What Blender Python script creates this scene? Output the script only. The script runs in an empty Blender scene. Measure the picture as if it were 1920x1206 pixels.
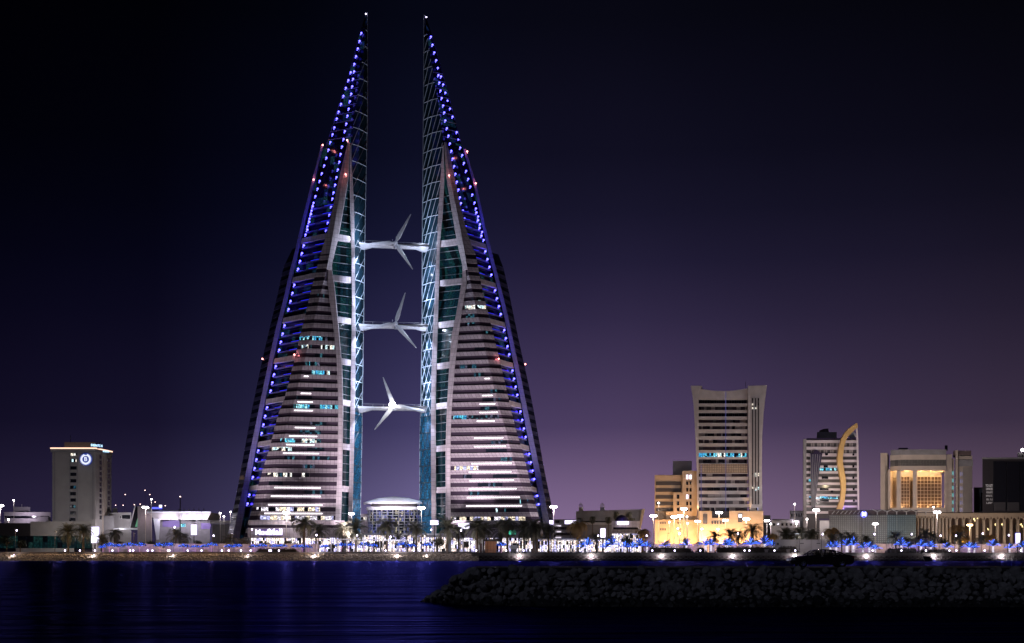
import bpy, math, random
from mathutils import Vector
R = random.Random(7)
PI = math.pi
sc = bpy.context.scene
COL = sc.collection

# ------------------------------------------------------------------ camera
F = 2500.0      # focal length in photo pixels (photo 1920 wide)
CZ = 4.1        # eye height over the water
HOR = 1033.0
cd = bpy.data.cameras.new('camera'); cam = bpy.data.objects.new('camera', cd); COL.objects.link(cam)
cam.location = (0, 0, CZ); cam.rotation_euler = (PI/2, 0, 0)
cd.sensor_width = 36; cd.lens = F/1920*36; cd.shift_y = (HOR-603)/1920
cd.clip_start = 0.5; cd.clip_end = 20000
sc.camera = cam
sc.render.engine = 'CYCLES'
sc.cycles.use_denoising = True
try: sc.cycles.denoiser = 'OPENIMAGEDENOISE'
except Exception: pass
sc.cycles.max_bounces = 5; sc.cycles.diffuse_bounces = 2; sc.cycles.glossy_bounces = 3
sc.cycles.transmission_bounces = 3; sc.cycles.transparent_max_bounces = 6
sc.cycles.caustics_reflective = False; sc.cycles.caustics_refractive = False
sc.cycles.sample_clamp_indirect = 6
sc.view_settings.view_transform = 'Standard'; sc.view_settings.look = 'None'
sc.view_settings.exposure = 0; sc.view_settings.gamma = 1

# ------------------------------------------------------------------ night sky: city glow fading up to navy
w = bpy.data.worlds.new("World"); sc.world = w; w.use_nodes = True
nt = w.node_tree; nt.nodes.clear()
def N(t, **k):
    n = nt.nodes.new(t)
    for a, b in k.items(): setattr(n, a, b)
    return n
tc = N('ShaderNodeTexCoord'); sx = N('ShaderNodeSeparateXYZ'); nt.links.new(tc.outputs['Generated'], sx.inputs[0])
def ramp(stops, interp='LINEAR'):
    r = N('ShaderNodeValToRGB'); cr = r.color_ramp; cr.interpolation = interp
    while len(cr.elements) > 1: cr.elements.remove(cr.elements[-1])
    cr.elements[0].position = stops[0][0]; cr.elements[0].color = (*stops[0][1], 1)
    for p, c in stops[1:]:
        e = cr.elements.new(p); e.color = (*c, 1)
    return r
nz = N('ShaderNodeTexNoise'); nz.inputs['Scale'].default_value = 2.2; nz.inputs['Detail'].default_value = 3
nt.links.new(tc.outputs['Generated'], nz.inputs['Vector'])
el = N('ShaderNodeMath', operation='MULTIPLY'); nt.links.new(sx.outputs['Z'], el.inputs[0]); el.inputs[1].default_value = 2.0
elev = ramp([(0.0, (.28, .18, .32)), (.085, (.20, .128, .245)), (.185, (.080, .053, .126)), (.264, (.054, .037, .094)), (.34, (.032, .023, .064)),
             (.42, (.0165, .0130, .040)), (.49, (.0095, .0082, .0255)), (.57, (.0055, .0050, .0155)), (.74, (.0024, .0024, .0065)), (1, (.0009, .0010, .003))])
nt.links.new(el.outputs[0], elev.inputs[0])
az = N('ShaderNodeMath', operation='ARCTAN2'); nt.links.new(sx.outputs['X'], az.inputs[0]); nt.links.new(sx.outputs['Y'], az.inputs[1])
mr = N('ShaderNodeMapRange'); mr.inputs[1].default_value = -math.radians(60); mr.inputs[2].default_value = math.radians(60)
nt.links.new(az.outputs[0], mr.inputs[0])
def azp(d): return (d+60)/120
azr = ramp([(0, (.05, .06, .10)), (azp(-22), (.07, .08, .13)), (azp(-15), (.11, .13, .20)), (azp(-9), (.28, .38, .50)), (azp(-4), (.72, .92, 1.08)), (azp(1), (.95, .97, 1.02)),
            (azp(5), (1, 1, 1)), (azp(11), (.76, .77, .74)), (azp(20), (.52, .52, .44)), (azp(35), (.25, .27, .22)), (1, (.08, .08, .08))])
nt.links.new(mr.outputs[0], azr.inputs[0])
mx = N('ShaderNodeMix', data_type='RGBA', blend_type='MULTIPLY'); mx.inputs[0].default_value = 1
nt.links.new(elev.outputs[0], mx.inputs[6]); nt.links.new(azr.outputs[0], mx.inputs[7])
mn = N('ShaderNodeMapRange'); nt.links.new(nz.outputs[0], mn.inputs[0]); mn.inputs[1].default_value = .3; mn.inputs[2].default_value = .7
mn.inputs[3].default_value = .86; mn.inputs[4].default_value = 1.12
bg = N('ShaderNodeBackground'); nt.links.new(mx.outputs[2], bg.inputs[0]); nt.links.new(mn.outputs[0], bg.inputs[1])
ow = N('ShaderNodeOutputWorld'); nt.links.new(bg.outputs[0], ow.inputs[0])
w.cycles.sampling_method = 'MANUAL'; w.cycles.sample_map_resolution = 256

# faint fill added to lift the rocks, behind and to the left of the viewer
sd = bpy.data.lights.new('fill_sun', 'SUN'); sun = bpy.data.objects.new('fill_sun', sd); COL.objects.link(sun)
sd.energy = 0.105; sd.angle = math.radians(.5); sd.color = (.70, .76, 1.0); sun.rotation_euler = (math.radians(52), 0, math.radians(-28))

# ------------------------------------------------------------------ materials
MAT = {}
def mat(name, col=(.5, .5, .5), rough=.6, metal=0, emit=None, es=0, spec=.5, var=0, vscale=.3, bump=0, bscale=4, sample=True, alpha=1):
    m = bpy.data.materials.new(name); m.use_nodes = True; t = m.node_tree; b = t.nodes['Principled BSDF']
    b.inputs['Base Color'].default_value = (*col, 1); b.inputs['Roughness'].default_value = rough; b.inputs['Metallic'].default_value = metal
    b.inputs['Specular IOR Level'].default_value = spec
    if alpha < 1: b.inputs['Alpha'].default_value = alpha
    if emit: b.inputs['Emission Color'].default_value = (*emit, 1); b.inputs['Emission Strength'].default_value = es
    if var or bump:
        c = t.nodes.new('ShaderNodeTexCoord')
        if var:
            n = t.nodes.new('ShaderNodeTexNoise'); n.inputs['Scale'].default_value = vscale; n.inputs['Detail'].default_value = 5
            t.links.new(c.outputs['Object'], n.inputs['Vector'])
            mp = t.nodes.new('ShaderNodeMapRange'); mp.inputs[1].default_value = .3; mp.inputs[2].default_value = .7
            mp.inputs[3].default_value = 1-var; mp.inputs[4].default_value = 1+var; t.links.new(n.outputs[0], mp.inputs[0])
            v = t.nodes.new('ShaderNodeVectorMath'); v.operation = 'SCALE'; v.inputs[0].default_value = col
            t.links.new(mp.outputs[0], v.inputs['Scale']); t.links.new(v.outputs[0], b.inputs['Base Color'])
        if bump:
            n2 = t.nodes.new('ShaderNodeTexNoise'); n2.inputs['Scale'].default_value = bscale; n2.inputs['Detail'].default_value = 4
            t.links.new(c.outputs['Object'], n2.inputs['Vector'])
            bp = t.nodes.new('ShaderNodeBump'); bp.inputs['Strength'].default_value = bump; bp.inputs['Distance'].default_value = .1
            t.links.new(n2.outputs[0], bp.inputs['Height']); t.links.new(bp.outputs[0], b.inputs['Normal'])
    if not sample: m.cycles.emission_sampling = 'NONE'
    MAT[name] = m; return m
def emi(name, col, s, sample=False):
    return mat(name, (.02, .02, .02), .6, emit=col, es=s, sample=sample)
def grid_mat(name, col, gw, gh, joint=.16, rough=.45, var=.12, dark=.35):
    """cladding in panels: fine recessed joints on a metre UV grid, each panel a little different"""
    m = mat(name, col, rough); t = m.node_tree; b = t.nodes['Principled BSDF']
    uv = t.nodes.new('ShaderNodeUVMap'); s = t.nodes.new('ShaderNodeSeparateXYZ'); t.links.new(uv.outputs[0], s.inputs[0])
    def mth(op, a, bv=None, **k):
        n = t.nodes.new('ShaderNodeMath'); n.operation = op
        for i, x in enumerate((a, bv)):
            if x is None: continue
            if isinstance(x, (int, float)): n.inputs[i].default_value = x
            else: t.links.new(x, n.inputs[i])
        return n.outputs[0]
    u = mth('DIVIDE', s.outputs[0], gw); v = mth('DIVIDE', s.outputs[1], gh)
    ju = mth('LESS_THAN', mth('FRACT', u), joint/gw); jv = mth('LESS_THAN', mth('FRACT', v), joint/gh)
    j = mth('MAXIMUM', ju, jv)
    cb = t.nodes.new('ShaderNodeCombineXYZ'); t.links.new(mth('FLOOR', u), cb.inputs[0]); t.links.new(mth('FLOOR', v), cb.inputs[1])
    wn = t.nodes.new('ShaderNodeTexWhiteNoise'); wn.noise_dimensions = '2D'; t.links.new(cb.outputs[0], wn.inputs['Vector'])
    k = mth('MULTIPLY', mth('ADD', mth('MULTIPLY', wn.outputs['Value'], 2*var), 1-var), mth('SUBTRACT', 1, mth('MULTIPLY', j, 1-dark)))
    sc_ = t.nodes.new('ShaderNodeVectorMath'); sc_.operation = 'SCALE'; sc_.inputs[0].default_value = col
    t.links.new(k, sc_.inputs['Scale']); t.links.new(sc_.outputs[0], b.inputs['Base Color'])
    return m
def room_mat(name, cols, s, gw=1.1, gh=3.6, fill=.75, mull=.12, rough=.15, base=(.01, .014, .022)):
    """window with lit rooms: each pane has its own brightness, some are out"""
    m = mat(name, base, rough, sample=False); t = m.node_tree; b = t.nodes['Principled BSDF']
    uv = t.nodes.new('ShaderNodeUVMap'); sp = t.nodes.new('ShaderNodeSeparateXYZ'); t.links.new(uv.outputs[0], sp.inputs[0])
    def mth(op, a, bv=None):
        n = t.nodes.new('ShaderNodeMath'); n.operation = op
        for i, x in enumerate((a, bv)):
            if x is None: continue
            if isinstance(x, (int, float)): n.inputs[i].default_value = x
            else: t.links.new(x, n.inputs[i])
        return n.outputs[0]
    u = mth('DIVIDE', sp.outputs[0], gw); v = mth('DIVIDE', sp.outputs[1], gh)
    cb = t.nodes.new('ShaderNodeCombineXYZ'); t.links.new(mth('FLOOR', u), cb.inputs[0]); t.links.new(mth('FLOOR', v), cb.inputs[1])
    wn = t.nodes.new('ShaderNodeTexWhiteNoise'); wn.noise_dimensions = '2D'; t.links.new(cb.outputs[0], wn.inputs['Vector'])
    no = t.nodes.new('ShaderNodeTexNoise'); no.inputs['Scale'].default_value = 1.3; no.inputs['Detail'].default_value = 3
    t.links.new(uv.outputs[0], no.inputs['Vector'])
    on = mth('LESS_THAN', wn.outputs['Value'], fill)
    mu = mth('GREATER_THAN', mth('FRACT', u), mull/gw)
    var = mth('MULTIPLY', mth('POWER', mth('MULTIPLY', no.outputs[0], 1.9), 3), s)
    e = mth('MULTIPLY', mth('MULTIPLY', on, mu), var)
    rp = t.nodes.new('ShaderNodeValToRGB'); cr = rp.color_ramp; cr.interpolation = 'CONSTANT'
    cr.elements[0].color = (*cols[0], 1); cr.elements[1].position = 1/len(cols); cr.elements[1].color = (*cols[min(1, len(cols)-1)], 1)
    for i in range(2, len(cols)):
        q = cr.elements.new(i/len(cols)); q.color = (*cols[i], 1)
    t.links.new(wn.outputs['Color'], sep_in(t, rp)); t.links.new(rp.outputs[0], b.inputs['Emission Color']); t.links.new(e, b.inputs['Emission Strength'])
    return m
def sep_in(t, rp):
    s = t.nodes.new('ShaderNodeSeparateColor'); t.links.new(s.outputs[1], rp.inputs[0]); return s.inputs[0]

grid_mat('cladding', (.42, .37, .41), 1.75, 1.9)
grid_mat('wing_blue_lit', (.035, .035, .11), 1.75, 1.9, dark=.6)  # bluish light on the dim wing put into its colour
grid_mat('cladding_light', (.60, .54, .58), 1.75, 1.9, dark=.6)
grid_mat('cladding_blue_lit', (.20, .19, .34), 1.75, 1.9, dark=.6)  # blue lamp glow put into the colour of fin and ledges
mat('tower_glass', (.060, .045, .068), .12, spec=.6)
mat('bay_glass', (.010, .013, .035), .15, spec=.6)
mat('spine_glass', (.012, .035, .055), .12, spec=.8)
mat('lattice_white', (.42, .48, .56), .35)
mat('white_metal', (.75, .77, .82), .3)
mat('bridge_steel', (.40, .42, .47), .35, var=.12, vscale=.8)
mat('grey_metal', (.30, .31, .34), .4)
mat('dark_metal', (.02, .02, .025), .45)
mat('concrete', (.36, .32, .30), .85, var=.18, vscale=.6)
mat('concrete_pale', (.51, .48, .48), .8, var=.10, vscale=.3)
mat('concrete_grey', (.26, .25, .26), .85, var=.15, vscale=.3)
mat('hotel_wall', (.38, .35, .335), .8, var=.08, vscale=.2)
mat('sand_stone', (.56, .43, .30), .85, var=.10, vscale=.3)
mat('bank_stone', (.50, .42, .36), .85, var=.10, vscale=.2)
mat('gold_panel', (.62, .40, .16), .4, var=.08, vscale=.5)
mat('dark_cladding', (.045, .040, .045), .5)
mat('dusk_glass', (.055, .042, .055), .25)
mat('dark_glass', (.015, .016, .022), .12, spec=.7)
mat('grey_glass', (.09, .085, .09), .2, spec=.6)
mat('navy_panel', (.03, .02, .06), .4)
mat('asphalt', (.05, .05, .052), .9, var=.2, vscale=1)
mat('paving', (.42, .33, .26), .9, var=.15, vscale=.5)
mat('rock_far', (.44, .37, .30), .9, var=.6, vscale=1.3)
mat('pink_plaster', (.60, .50, .48), .8, var=.15, vscale=.8)
mat('rock_near', (.27, .26, .27), .85, var=.45, vscale=.9, bump=.6, bscale=5)
mat('rock_wet', (.03, .03, .035), .5, var=.3, vscale=.9, bump=.5, bscale=5)
mat('palm_leaf', (.14, .14, .095), .6)
mat('palm_leaf_gold_lit', (.42, .27, .09), .7)  # golden lamp light put into the leaf colour
mat('palm_trunk', (.16, .12, .085), .9, var=.3, vscale=3, bump=.8, bscale=6)
mat('leaf_dark', (.045, .055, .032), .6)
mat('leaf_olive', (.13, .11, .07), .6)
mat('hedge_leaf', (.06, .05, .04), .7)
mat('car_paint', (.008, .008, .012), .18, spec=.8)
mat('rubber', (.012, .012, .012), .8)
mat('car_glass', (.01, .01, .012), .05, alpha=.25)
emi('blue_lamp', (.11, .095, 1.0), 7)
emi('blue_ledge_tint', (.02, .02, 1.0), 1.2)
emi('white_lamp', (1, .93, .95), 30)
emi('warm_lamp', (1, .62, .30), 26)
emi('emblem_white', (.80, .84, 1.0), 1.15)
emi('violet_lamp', (.75, .66, 1.0), 9)
emi('red_lamp', (1, .30, .28), 7)
emi('facade_bar', (1, .91, .98), 1.9)
emi('cornice_led', (1, .62, .45), 1.7)
emi('sign_white', (.85, .80, 1.0), 2.4)
emi('sign_blue', (.10, .12, 1.0), 1.6)
emi('sign_cyan', (.45, .72, 1.0), 1.9)
emi('sign_green', (.10, .85, .55), 1.0)
emi('led_blue', (.02, .10, 1.0), 3.4)
emi('led_pale', (.14, .30, 1.0), 2.6)
emi('led_pink', (.85, .50, .90), 1.1)
emi('led_white', (.95, .86, 1.0), 1.8)
emi('portico_glow', (1, .55, .20), .9)
emi('louver_light', (.9, .80, .95), 1.0)
room_mat('rooms_cyan', [(.10, .55, .75), (.35, .8, .9), (.05, .35, .65)], 1.1, fill=.8)
room_mat('rooms_white', [(.9, .9, .85), (.6, .85, .9), (1, .9, .75)], 1.3, fill=.75)
room_mat('rooms_faint', [(.05, .22, .35), (.25, .25, .4), (.1, .35, .45)], .35, fill=.28)
room_mat('rooms_lobby', [(1, .85, .62), (.95, .88, 1.0), (.6, .6, 1.0)], 1.2, gw=1.6, fill=.85)
room_mat('shop_glow', [(1, .88, .80), (.92, .85, 1.0), (.62, .58, 1.0), (1, .78, .70)], .8*2.6, gw=.8, gh=1.7, fill=.86, mull=.2)
room_mat('atrium_glass', [(.015, .13, .20), (.01, .08, .15), (.03, .2, .22)], .13, gw=1.5, gh=8, fill=.8, mull=.1, base=(.006, .014, .018))
room_mat('spine_lit_glass', [(.01, .12, .27), (.02, .17, .36), (.012, .10, .24)], 0.55, gw=2.0, gh=3.7, fill=1, mull=.0, base=(.01, .03, .05))
room_mat('sail_glass', [(.01, .04, .08), (.01, .03, .12), (.02, .08, .10)], .25, gw=2.5, gh=3.8, fill=.25, mull=.0, base=(.006, .007, .02))
room_mat('pavilion_glass', [(.02, .15, .15), (.02, .1, .12), (.05, .2, .18)], .10, gw=2.2, gh=4, fill=.8, mull=.12)

# water: smoothed by the long exposure, tower lights' blue put into the gloss colour
m = bpy.data.materials.new('water'); m.use_nodes = True; MAT['water'] = m; t = m.node_tree; t.nodes.clear()
def wn_(ty, **k):
    n = t.nodes.new(ty)
    for a, b_ in k.items(): setattr(n, a, b_)
    return n
c = wn_('ShaderNodeTexCoord'); mp = wn_('ShaderNodeMapping'); mp.inputs['Scale'].default_value = (.12, .8, 1); t.links.new(c.outputs['Object'], mp.inputs[0])
n9 = wn_('ShaderNodeMapping'); n9.inputs['Scale'].default_value = (.018, .16, 1); t.links.new(c.outputs['Object'], n9.inputs[0])
n8 = wn_('ShaderNodeTexNoise'); n8.inputs['Scale'].default_value = 1; n8.inputs['Detail'].default_value = 3; t.links.new(n9.outputs[0], n8.inputs[0])
n = wn_('ShaderNodeTexNoise'); n.inputs['Scale'].default_value = .8; n.inputs['Detail'].default_value = 5; n.inputs['Distortion'].default_value = .5; t.links.new(mp.outputs[0], n.inputs[0])
bp = wn_('ShaderNodeBump'); bp.inputs['Strength'].default_value = 1; bp.inputs['Distance'].default_value = 1.5; t.links.new(n.outputs[0], bp.inputs['Height'])
bq = wn_('ShaderNodeBump'); bq.inputs['Strength'].default_value = 1; bq.inputs['Distance'].default_value = 6; t.links.new(n8.outputs[0], bq.inputs['Height']); t.links.new(bq.outputs[0], bp.inputs['Normal'])
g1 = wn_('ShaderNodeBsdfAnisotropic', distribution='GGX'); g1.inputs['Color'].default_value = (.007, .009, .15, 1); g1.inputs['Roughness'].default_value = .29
g2 = wn_('ShaderNodeBsdfAnisotropic', distribution='GGX'); g2.inputs['Color'].default_value = (.014, .013, .015, 1); g2.inputs['Roughness'].default_value = .28
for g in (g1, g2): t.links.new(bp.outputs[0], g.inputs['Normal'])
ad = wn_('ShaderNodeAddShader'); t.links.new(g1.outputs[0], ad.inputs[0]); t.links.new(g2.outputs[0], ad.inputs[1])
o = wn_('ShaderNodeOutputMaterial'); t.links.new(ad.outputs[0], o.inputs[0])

# ------------------------------------------------------------------ helpers
def wx(px, Y): return (px-960)/F*Y
def wz(py, Y): return CZ+(HOR-py)/F*Y
def P(px, py, Y): return Vector((wx(px, Y), Y, wz(py, Y)))
GZ = 3.2   # promenade level
ORG = {}
class MB:
    def __init__(s): s.v = []; s.f = []; s.uv = []; s.mi = []; s.cur = 0
    def face(s, pts, uvs=None):
        i = len(s.v); s.v += [tuple(p) for p in pts]; s.f.append(tuple(range(i, i+len(pts))))
        s.uv.append(uvs if uvs else [(p[0]+p[1], p[2]) for p in pts]); s.mi.append(s.cur)
    def box(s, x0, x1, y0, y1, z0, z1):
        if x0 > x1: x0, x1 = x1, x0
        c = [(x0, y0, z0), (x1, y0, z0), (x1, y1, z0), (x0, y1, z0), (x0, y0, z1), (x1, y0, z1), (x1, y1, z1), (x0, y1, z1)]
        for q in ((0, 1, 5, 4), (1, 2, 6, 5), (2, 3, 7, 6), (3, 0, 4, 7), (4, 5, 6, 7), (3, 2, 1, 0)): s.face([c[k] for k in q])
        return s
    def prism(s, pts, y0, y1):
        """pts: list of (x,z) counter-clockwise seen from -Y"""
        s.face([(x, y0, z) for x, z in pts]); s.face([(x, y1, z) for x, z in reversed(pts)])
        n_ = len(pts)
        for i in range(n_):
            a, b_ = pts[i], pts[(i+1) % n_]
            s.face([(a[0], y0, a[1]), (a[0], y1, a[1]), (b_[0], y1, b_[1]), (b_[0], y0, b_[1])])
        return s
    def tube(s, p, q, r0, r1=None, n=5, caps=True):
        p = Vector(p); q = Vector(q); r1 = r0 if r1 is None else r1
        d = (q-p)
        if d.length < 1e-6: return s
        d.normalize(); a = d.cross(Vector((0, 0, 1)))
        if a.length < 1e-3: a = d.cross(Vector((1, 0, 0)))
        a.normalize(); b_ = d.cross(a)
        A = [p+(a*math.cos(2*PI*k/n)+b_*math.sin(2*PI*k/n))*r0 for k in range(n)]
        B = [q+(a*math.cos(2*PI*k/n)+b_*math.sin(2*PI*k/n))*r1 for k in range(n)]
        for k in range(n): s.face([A[k], A[(k+1) % n], B[(k+1) % n], B[k]])
        if caps: s.face(list(reversed(A))); s.face(B)
        return s
    def path(s, pts, rs, n=6):
        for i in range(len(pts)-1): s.tube(pts[i], pts[i+1], rs[i], rs[i+1], n, caps=(i in (0, len(pts)-2)))
        return s
    def lathe(s, prof, c=(0, 0, 0), n=16, sy=1, a0=0, a1=2*PI):
        for i in range(len(prof)-1):
            for k in range(n):
                t0 = a0+(a1-a0)*k/n; t1 = a0+(a1-a0)*(k+1)/n
                (r0, z0), (r1, z1) = prof[i], prof[i+1]
                f_ = lambda r, z, t: (c[0]+r*math.cos(t), c[1]+sy*r*math.sin(t), c[2]+z)
                pts = [f_(r0, z0, t0), f_(r0, z0, t1), f_(r1, z1, t1), f_(r1, z1, t0)]
                uv = [(r0*t0, z0), (r0*t1, z0), (r0*t1, z1), (r0*t0, z1)]
                if r0 < 1e-6: pts = pts[1:]; uv = uv[1:]
                elif r1 < 1e-6: pts = pts[:3]; uv = uv[:3]
                s.face(pts, uv)
        return s
    def ball(s, c, r, n=8, sz=1):
        return s.lathe([(r*math.sin(PI*i/(n//2)), -r*sz*math.cos(PI*i/(n//2))) for i in range(n//2+1)], c, n)
    def mesh(s, name, m, off=(0, 0, 0)):
        me = bpy.data.meshes.new(name)
        o = off
        me.from_pydata([(a-o[0], b_-o[1], c_-o[2]) for a, b_, c_ in s.v], [], s.f)
        ms = m if isinstance(m, (list, tuple)) else [m]
        for x in ms: me.materials.append(MAT[x])
        ul = me.uv_layers.new(name='UVMap'); flat = []
        for u in s.uv:
            for q in u: flat += [q[0], q[1]]
        ul.data.foreach_set('uv', flat)
        if len(ms) > 1: me.polygons.foreach_set('material_index', s.mi)
        me.validate()
        return me
def link(name, data, parent=None):
    o = bpy.data.objects.new(name, data); COL.objects.link(o)
    if parent is not None: o.parent = parent; ORG[o.name] = ORG.get(parent.name, Vector((0, 0, 0)))
    return o
def part(name, mb, m, parent, smooth=False):
    me = mb.mesh(name, m, ORG.get(parent.name, (0, 0, 0)))
    if smooth:
        me.polygons.foreach_set('use_smooth', [True]*len(me.polygons))
    return link(name, me, parent)
def tag(o, label=None, cat=None, group=None, kind=None):
    if label: o['label'] = label
    if cat: o['category'] = cat
    if group: o['group'] = group
    if kind: o['kind'] = kind
    return o
def thing(name, loc, label, cat, group=None):
    o = bpy.data.objects.new(name, None); COL.objects.link(o); o.location = loc; o.empty_display_size = .2
    ORG[o.name] = Vector(loc); tag(o, label, cat, group, 'thing'); return o
def structure(name, mb, m, kind='structure'):
    o = link(name, mb.mesh(name, m)); o['kind'] = kind; return o
def copy_tree(o, parent=None):
    c_ = o.copy(); COL.objects.link(c_)
    if parent is not None: c_.parent = parent
    for ch in list(o.children): copy_tree(ch, c_)
    return c_
def place(proto, used, loc, rz=0, s=1, label=None, group=None):
    o = proto if not used.get(proto.name) else copy_tree(proto)
    used[proto.name] = True
    o.location = loc; o.rotation_euler = (0, 0, rz)
    o.scale = (s, s, s) if isinstance(s, (int, float)) else s
    tag(o, label, group=group); return o
def lamp(name, parent, loc, energy, color, size=.4, typ='POINT', aim=None, spot=1.2, blend=.6):
    d = bpy.data.lights.new(name, typ); d.energy = energy; d.color = color; d.shadow_soft_size = size
    if typ == 'SPOT': d.spot_size = spot; d.spot_blend = blend
    o = bpy.data.objects.new(name, d); COL.objects.link(o)
    org = ORG.get(parent.name, Vector((0, 0, 0))) if parent else Vector((0, 0, 0))
    o.location = Vector(loc)-org
    if aim is not None: o.rotation_euler = (Vector(aim)-Vector(loc)).to_track_quat('-Z', 'Y').to_euler()
    if parent: o.parent = parent
    return o
ZONES = [(-99, 92, 'glass fronted pavilion'), (92, 214, 'grey hotel block'), (214, 281, 'slanted stair tower'), (281, 400, 'flared canopy hall'),
         (400, 455, "left sail tower's dark rear wing"), (455, 560, "left sail tower's lit bars"), (560, 662, "left sail tower's inner side"),
         (662, 795, 'lens roofed entrance hall'), (795, 850, "right sail tower's inner side"), (850, 935, "right sail tower's middle"), (935, 1032, "right sail tower's outer side"),
         (1032, 1088, 'louvred low block'), (1088, 1215, 'grey wedge roofed mall'), (1215, 1308, 'stepped orange lit annex'), (1308, 1372, "flared office tower's left half"), (1372, 1436, "flared office tower's right half"),
         (1436, 1504, "low pale hedged block"), (1504, 1556, "gold banded striped tower"), (1556, 1640, "plain screen hall half"), (1640, 1718, "zigzag crowned screen hall"),
         (1718, 1784, "arcade's narrow fins"), (1784, 1842, "arcade's first arches"), (1842, 2500, "arches under the dark block")]
ORD = ['first', 'second', 'third', 'fourth', 'fifth', 'sixth', 'seventh', 'eighth', 'ninth', 'tenth', 'eleventh', 'twelfth']
def zone(px):
    for a, b_, s in ZONES:
        if a <= px < b_: return s
def zlabels(look, pxs, rel='before'):
    """one label each: look + what it stands before + order among its neighbours there"""
    out = {}; by = {}
    for i in sorted(range(len(pxs)), key=lambda i: pxs[i]): by.setdefault(zone(pxs[i]), []).append(i)
    for z, ids in by.items():
        for k, i in enumerate(ids):
            out[i] = f'{look} {rel} the {z}' + ('' if len(ids) == 1 else f', {ORD[k]} from left')
    return [out[i] for i in range(len(pxs))]

# ------------------------------------------------------------------ the setting
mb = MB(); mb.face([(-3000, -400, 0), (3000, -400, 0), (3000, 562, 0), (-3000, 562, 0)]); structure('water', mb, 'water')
mb = MB(); mb.face([(-6000, 549.5, GZ), (6000, 549.5, GZ), (6000, 9000, GZ), (-6000, 9000, GZ)]); structure('ground', mb, 'asphalt')
QX = wx(884, 545)
mb = MB(); mb.box(-900, QX, 548, 556, -1, GZ+.12); mb.box(QX, 900, 545.5, 556, -1, GZ+.121); structure('promenade', mb, 'paving')
mb = MB(); mb.box(-900, wx(592, 548), 547.5, 548.2, 2.5, GZ+.42); structure('kerb', mb, 'paving')
mb = MB(); mb.box(wx(592, 548), QX-.2, 547.2, 548.1, 2.3, GZ+.5); structure('kerb', mb, 'concrete')

# ------------------------------------------------------------------ the two sail towers
YT = 620.0
def interp(tab, x):
    if x <= tab[0][0]: return tab[0][1]
    for (a, va), (b_, vb) in zip(tab, tab[1:]):
        if x <= b_: return va+(vb-va)*(x-a)/(b_-a)
    return tab[-1][1]
class Curve:
    def __init__(s, pts, off, base):
        pts = sorted(pts, key=lambda p: p[1]); s.t = []
        lo, hi = pts[0][1], pts[-1][1]; n_ = 40
        tab = [(p[1], p[0]) for p in pts]
        for i in range(n_+1):
            py = lo+(hi+46-lo)*i/n_       # carried down to the ground
            if py <= hi: px = interp(tab, py)
            else:
                (y0, x0), (y1, x1) = tab[-2], tab[-1]; px = x1+(x1-x0)/(y1-y0)*(py-y1)
            Y = base+interp(off, py); s.t.append((wz(py, Y), wx(px, Y), Y))
        s.t.sort(); s.top = s.t[-1][0]; s.bot = s.t[0][0]
    def __call__(s, z, dy=0):
        z_ = min(max(z, s.bot), s.top); t_ = s.t
        for i in range(len(t_)-1):
            if z_ <= t_[i+1][0]:
                k = (z_-t_[i][0])/max(1e-9, t_[i+1][0]-t_[i][0])
                return Vector((t_[i][1]+(t_[i+1][1]-t_[i][1])*k, t_[i][2]+(t_[i+1][2]-t_[i][2])*k+dy, z))
        return Vector((t_[-1][1], t_[-1][2]+dy, z))
def sheet(mb, curves, z0, z1, nz=1, dy=0, flip=False):
    for i in range(nz):
        za = z0+(z1-z0)*i/nz; zb = z0+(z1-z0)*(i+1)/nz
        A = [c_(za, dy) for c_ in curves]; B = [c_(zb, dy) for c_ in curves]; ua = ub = 0
        ua = A[0].x; ub = B[0].x
        for k in range(len(curves)-1):
            la = (A[k+1]-A[k]).length; lb = (B[k+1]-B[k]).length
            mb.face([A[k], A[k+1], B[k+1], B[k]], [(ua, za), (ua+la, za), (ub+lb, zb), (ub, zb)]); ua += la; ub += lb
def slab(mb, curves, z0, z1, nz, dyf, dyb):
    """front sheet with returned ends, top and bottom: a real thickness from dyf to dyb"""
    sheet(mb, curves, z0, z1, nz, dyf); sheet(mb, curves, z0, z1, nz, dyb)
    for c_ in (curves[0], curves[-1]):
        for i in range(nz):
            za = z0+(z1-z0)*i/nz; zb = z0+(z1-z0)*(i+1)/nz
            mb.face([c_(za, dyf), c_(za, dyb), c_(zb, dyb), c_(zb, dyf)])
    for z in (z0, z1):
        for a, b_ in zip(curves, curves[1:]): mb.face([a(z, dyf), b_(z, dyf), b_(z, dyb), a(z, dyb)])
TOFF = dict(
    J=[(25, 0), (280, 3), (1000, 3)], I=[(25, -.5), (265, -7), (500, -5), (1000, -5)], H=[(265, -7.6), (500, -5), (1000, -5)],
    G=[(265, -8), (500, -10.5), (1000, -12)], F=[(265, -8), (500, -11), (1000, -13)], E=[(262, -8), (500, -13), (900, -18)],
    D=[(262, -8), (450, -11), (1000, -14.2)], C=[(275, -1), (450, -1), (1000, 1.5)], B=[(275, -1), (450, -1), (1000, 1.5)], S=[(25, -.4), (275, -1), (1000, -1)], A=[(466, 2), (560, 10), (1000, 10)])
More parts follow.
